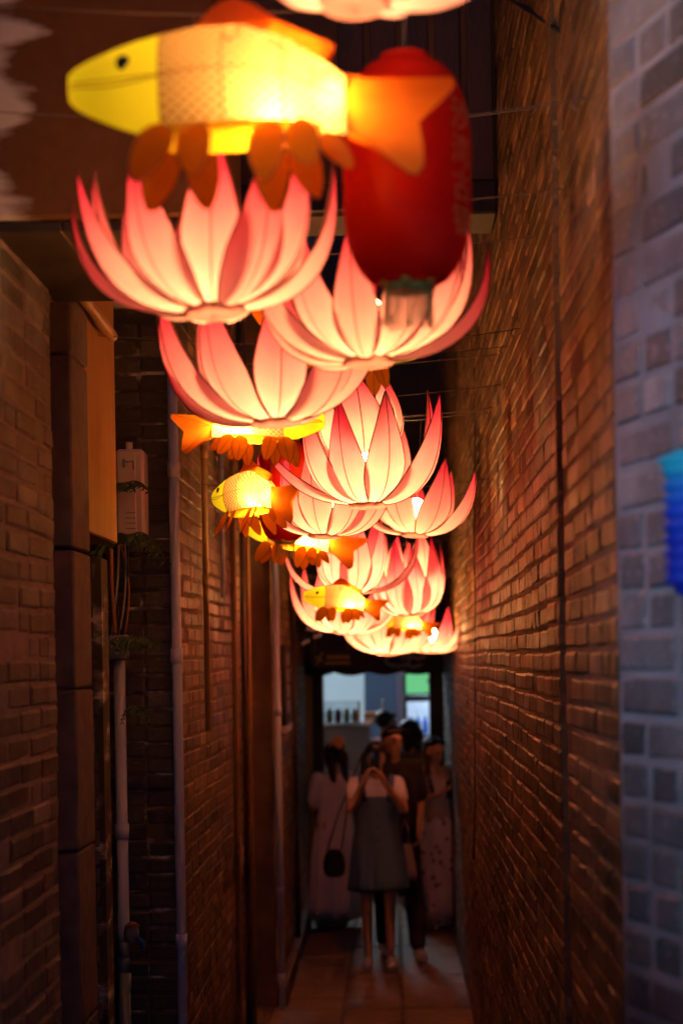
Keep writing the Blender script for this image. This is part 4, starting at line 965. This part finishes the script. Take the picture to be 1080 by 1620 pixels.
hair = [('e', (0, .012, 1.53), (.088, .098, .095)), ('e', (0, -.075, 1.575), (.062, .03, .035)), ('c', (-.075, -.02, 1.52), (-.098, -.045, 1.24), .036, .022), ('c', (.075, -.02, 1.52), (.098, -.045, 1.24), .036, .022), ('c', (-.05, .07, 1.5), (-.06, .085, 1.2), .05, .03), ('c', (.05, .07, 1.5), (.06, .085, 1.2), .05, .03)]
blob(hair, 0.010, 'hair', 'hair', t)
for sx in (-1, 1): blob([('c', (sx * .083, .03, .045), (sx * .09, -.13, .035), .042, .034)], .010, 'shoe', 'shoe_white' if sx < 0 else 'shoe_white', t)
ph = thing('phone', 'black smartphone held up in both hands by the woman in grey', 'phone', (t.location.x - 0.008, 11.3 - .285, 1.43))
MB().bbox((-.036, -.005, 0), (.036, .004, .148), .003).obj('case', 'phone_black', ph); MB().bbox((-.03, .0042, .008), (.03, .0052, .14), .0004).obj('screen', 'phone_screen', ph); MB().bbox((-.03, -.0085, .10), (-.002, -.0052, .14), .001).obj('camera_bump', 'phone_glass', ph)
for zz in (.11, .128): MB().tube([(-.016, -.0088, zz), (-.016, -.0105, zz)], .007, 10).obj('camera_lens', 'steel', ph)
# black bag at her side
bq = P(529, 1388, 11.5); bg = thing('shoulder_bag', 'round black shoulder bag hanging by the woman in grey', 'bag', bq)
m = MB(); m.loft([[( .085 * k2 * math.cos(a_ / 20 * 2 * math.pi) * 0.95, .04 * k2 * math.sin(a_ / 20 * 2 * math.pi), zz) for a_ in range(20)] for zz, k2 in ((0, .55), (.02, .85), (.06, 1), (.12, .98), (.17, .8), (.2, .45))]).obj('pouch', 'cloth_black', bg, True)
MB().bbox((-.05, -.046, .10), (.05, -.034, .19), .006).obj('flap', 'cloth_black', bg)
MB().tube([(-.05, 0, .19), (.03, -.01, .45), (.13, -.03, .68), (.2, -.02, .86), (.22, .09, .80), (.1, .1, .5), (.05, .02, .19)], .006, 6).obj('strap', 'cloth_black', bg, True)

# --- man behind her
t = person('man in dark tee and black trousers behind the woman in grey', 620, 11.85, 8)
k = 1.06
hp, f = head_prims((0.0, -.02, 1.595), R(14), R(4))
pr = legs(k, .09, 1.05, (-.01, 0), (.03, -.28)) + torso(k, 1.0) + hp
pr += arm((-.16, 0, 1.39), (-.20, .02, 1.13), (-.19, -.1, .9), (-.185, -.13, .82), (0, -.2, -1), (1, 0, 0), .4, 1, 1.1)
pr += arm((.16, 0, 1.39), (.20, .03, 1.13), (.17, -.10, .93), (.16, -.15, .86), (-.2, -.5, -.8), (-1, 0, 0), .6, -1, 1.1)
blob(pr, .010, 'body', 'skin', t, 3); face_parts(t, f)
blob([('c', (-.06, 0, .93), (-.07, 0, 1.28), .118, .108), ('c', (.06, 0, .93), (.07, 0, 1.28), .118, .108), ('c', (-.15, 0, 1.395), (.15, 0, 1.395), .060, .060), ('c', (-.155, 0, 1.385), (-.19, .01, 1.20), .062, .068), ('c', (.155, 0, 1.385), (.192, .01, 1.20), .062, .068)], .012, 'tee_shirt', 'cloth_charcoal', t)
blob([('c', (-.07, 0, .95), (.07, 0, .95), .122, .122), ('c', (-.09, 0, .88), (-.095, -.01, .48), .096, .075), ('c', (-.095, -.01, .48), (-.095, .02, .12), .075, .062), ('c', (.09, 0, .88), (.11, -.15, .48), .096, .075), ('c', (.11, -.15, .48), (.12, -.26, .12), .075, .062)], .012, 'trousers', 'cloth_black', t)
blob([('e', (0, .014, 1.625), (.085, .095, .088)), ('c', (-.05, -.072, 1.665), (.06, -.068, 1.668), .027, .027), ('c', (-.08, 0, 1.64), (-.08, .01, 1.59), .02, .012), ('c', (.08, .0, 1.64), (.08, .01, 1.59), .02, .012)], .009, 'hair', 'hair', t)
for dx, dy in ((-.095, .02), (.125, -.26)): blob([('c', (dx, dy + .02, .045), (dx + .005, dy - .15, .038), .045, .038)], .010, 'shoe', 'shoe_white', t)
q = P(641, 1392, 11.55); bg = thing('tote_bag', 'pale pink tote bag hanging beside the man in dark tee', 'bag', q)
MB().loft([[(sx_ * w_, sy_ * d_, zz) for sx_, sy_ in ((-1, -1), (-.4, -1.3), (.4, -1.2), (1, -1), (1, 1), (.4, 1.2), (-.4, 1.2), (-1, 1))] for zz, w_, d_ in ((0, .075, .03), (.03, .085, .035), (.2, .06, .025), (.26, .05, .012))]).obj('pouch', 'bag_pink', bg, True)
for sy in (-1, 1): MB().tube([(-.03, sy * .012, .25), (-.02, sy * .012, .38), (.0, sy * .008, .44), (.025, sy * .012, .38), (.03, sy * .012, .25)], .005, 6).obj('handle', 'bag_pink', bg, True)

# --- woman at the left with flower hair clip, seen from behind
t = person('woman in long pale dress with peach flower in her hair bun', 524, 13.0, 215)
k = .94
hp, f = head_prims((0, -.02, 1.42), 0, R(8))
pr = legs(k, .08, .85) + torso(k, .9) + hp
pr += arm((-.15, 0, 1.235), (-.185, -.03, 1.0), (-.10, -.2, 1.02), (-.05, -.24, 1.05), (.6, -.6, .3), (0, 0, 1), .5, 1)
pr += arm((.15, 0, 1.235), (.185, -.03, 1.0), (.11, -.2, 1.0), (.06, -.25, 1.03), (-.6, -.6, .3), (0, 0, 1), .5, -1)
blob(pr, .010, 'body', 'skin', t, 3); face_parts(t, f)
loft_cloth(t, 'long_dress', 'cloth_pink_white', [(1.27, .145, .07, 0, 0, 0), (1.2, .165, .11, 0, 0, .2), (1.08, .152, .118, 0, 0, .4), (.97, .135, .11, 0, 0, .4), (.9, .15, .125, 0, 0, .6), (.6, .19, .165, 0, 0, 1), (.2, .22, .2, 0, 0, 1.1), (.09, .225, .205, 0, 0, 1.1), (.1, .20, .19, 0, 0, 1.1)], 10, .10, 5)
blob([('c', (-.15, 0, 1.235), (-.18, -.02, 1.07), .058, .075)], .012, 'sleeve', 'cloth_pink_white', t); blob([('c', (.15, 0, 1.235), (.18, -.02, 1.07), .058, .075)], .012, 'sleeve', 'cloth_pink_white', t)
blob([('e', (0, .016, 1.445), (.088, .096, .09)), ('e', (0, .09, 1.50), (.055, .05, .05)), ('c', (-.06, .06, 1.42), (-.07, .08, 1.2), .045, .025), ('c', (.06, .06, 1.42), (.05, .08, 1.18), .045, .025)], .010, 'hair', 'hair', t)
m = MB()
for a_ in range(6):
    an = a_ * math.pi / 3; m.ball((.03 + .034 * math.cos(an), .118 + .004 * a_ % 2, 1.535 + .034 * math.sin(an)), (.026, .012, .026), 10, 6)
m.ball((.03, .125, 1.535), .015, 8, 6); m.obj('hair_flower', 'flower_peach', t, True)
MB().tube([(.075 * math.cos(a_ / 8 * math.pi + .3), .06, 1.46 + .09 * math.sin(a_ / 8 * math.pi + .3)) for a_ in range(9)], .010, 6).obj('hair_band', 'flower_peach', t, True)

# --- woman at the right with braid and floral skirt
t = person('woman with a long braid in tan top and floral skirt by the wall', 683, 12.95, 28)
k = .97
hp, f = head_prims((0, -.035, 1.455), R(6), R(24))
pr = legs(k, .08, .85) + torso(k, .9) + hp
pr += arm((-.15, 0, 1.275), (-.18, -.05, 1.05), (-.06, -.24, 1.12), (-.02, -.27, 1.17), (.4, -.2, .8), (.8, 0, .2), .5, 1)
pr += arm((.15, 0, 1.275), (.185, -.04, 1.04), (.08, -.22, 1.08), (.04, -.27, 1.12), (-.5, -.2, .8), (-.8, 0, .2), .5, -1)
blob(pr, .010, 'body', 'skin', t, 3); face_parts(t, f)
loft_cloth(t, 'camisole', 'cloth_tan', [(1.245, .125, .104, 0, -.005, 0), (1.19, .148, .112, 0, -.005, .1), (1.08, .142, .112, 0, 0, .4), (.99, .135, .11, 0, 0, .6), (.93, .148, .122, 0, 0, .8), (.89, .155, .126, 0, 0, 1.0)], 7, .03, 6)
for sx in (-1, 1): MB().tube([(sx * .09, -.09, 1.23), (sx * .095, -.03, 1.33), (sx * .09, .05, 1.31), (sx * .085, .09, 1.23)], .009, 6).obj('strap', 'cloth_tan', t, True)
loft_cloth(t, 'floral_skirt', 'cloth_floral', [(.96, .128, .104, 0, 0, .1), (.86, .165, .14, 0, 0, .5), (.55, .185, .165, 0, 0, 1), (.2, .2, .185, 0, 0, 1.1), (.06, .205, .19, 0, 0, 1.1), (.07, .185, .175, 0, 0, 1.1)], 11, .09, 8)
blob([('e', (0, .012, 1.485), (.086, .095, .088)), ('c', (-.05, -.07, 1.52), (.05, -.07, 1.52), .026, .026), ('c', (-.07, .0, 1.46), (-.085, -.05, 1.3), .032, .022), ('c', (-.085, -.05, 1.3), (-.07, -.11, 1.12), .022, .014), ('c', (.07, .02, 1.46), (.075, .02, 1.33), .03, .02)], .009, 'hair', 'hair', t)
for i in range(5): MB().ball((-.085 + .003 * i, -.055 - .012 * i, 1.29 - .04 * i), (.024 - .002 * i, .02, .026), 8, 6).obj('braid_knot', 'hair', t, True)
ph = thing('phone', 'small lit phone in the hands of the woman with the braid', 'phone', (t.location.x + 0.12, 12.70, 1.09), R(28))
MB().bbox((-.035, -.004, 0), (.035, .004, .14), .003).obj('case', 'phone_black', ph); MB().bbox((-.03, .0042, .008), (.03, .0052, .13), .0004).obj('screen', 'phone_screen', ph)

# --- person in olive top behind the man, back turned
t = person('person in olive top with thick dark hair, behind the man', 647, 13.95, 160)
k = 1.02
hp, f = head_prims((0, -.02, 1.535))
blob(legs(k, .085, 1) + torso(k, 1.05) + hp + arm((-.165, 0, 1.34), (-.21, .0, 1.08), (-.2, -.12, .88), (-.2, -.16, .82), (0, -.3, -1), (1, 0, 0), .4, 1) + arm((.165, 0, 1.34), (.21, .0, 1.08), (.2, -.12, .88), (.2, -.16, .82), (0, -.3, -1), (-1, 0, 0), .4, -1), .011, 'body', 'skin', t, 3)
face_parts(t, f)
blob([('c', (-.07, 0, .93), (-.075, 0, 1.24), .125, .11), ('c', (.07, 0, .93), (.075, 0, 1.24), .125, .11), ('c', (-.16, 0, 1.345), (.16, 0, 1.345), .06, .06), ('c', (-.165, 0, 1.34), (-.2, 0, 1.16), .066, .075), ('c', (.165, 0, 1.34), (.2, 0, 1.16), .066, .075)], .013, 'tee_shirt', 'cloth_olive', t)
blob([('c', (-.07, 0, .92), (.07, 0, .92), .118, .118), ('c', (-.085, 0, .86), (-.09, 0, .14), .092, .062), ('c', (.085, 0, .86), (.09, 0, .14), .092, .062)], .013, 'trousers', 'cloth_black', t)
blob([('e', (0, .015, 1.575), (.105, .112, .105)), ('c', (-.08, .02, 1.54), (-.09, .04, 1.44), .05, .04), ('c', (.08, .02, 1.54), (.09, .04, 1.44), .05, .04), ('c', (0, .07, 1.53), (0, .08, 1.42), .06, .04)], .011, 'hair', 'hair', t)

# --- person in red at the counter
t = person('person in red top standing at the shop counter', 607, 15.1, 120)
k = 1.06
hp, f = head_prims((0, -.02, 1.60))
blob(legs(k, .085, 1) + torso(k, 1.05) + hp + arm((-.165, 0, 1.39), (-.21, .0, 1.12), (-.12, -.2, 1.1), (-.08, -.25, 1.12), (.4, -.8, 0), (0, 0, 1), .4, 1) + arm((.165, 0, 1.39), (.21, .0, 1.12), (.12, -.2, 1.1), (.08, -.25, 1.12), (-.4, -.8, 0), (0, 0, 1), .4, -1), .011, 'body', 'skin', t, 3)
face_parts(t, f)
blob([('c', (-.07, 0, .96), (-.075, 0, 1.28), .122, .108), ('c', (.07, 0, .96), (.075, 0, 1.28), .122, .108), ('c', (-.16, 0, 1.395), (.16, 0, 1.395), .058, .058), ('c', (-.165, 0, 1.39), (-.2, 0, 1.2), .064, .072), ('c', (.165, 0, 1.39), (.2, 0, 1.2), .064, .072)], .013, 'tee_shirt', 'cloth_red', t)
blob([('c', (-.07, 0, .95), (.07, 0, .95), .116, .116), ('c', (-.085, 0, .9), (-.09, 0, .14), .09, .06), ('c', (.085, 0, .9), (.09, 0, .14), .09, .06)], .013, 'trousers', 'cloth_charcoal', t)
blob([('e', (0, .016, 1.635), (.085, .095, .088)), ('c', (-.05, -.07, 1.67), (.05, -.07, 1.67), .026, .026)], .010, 'hair', 'hair', t)
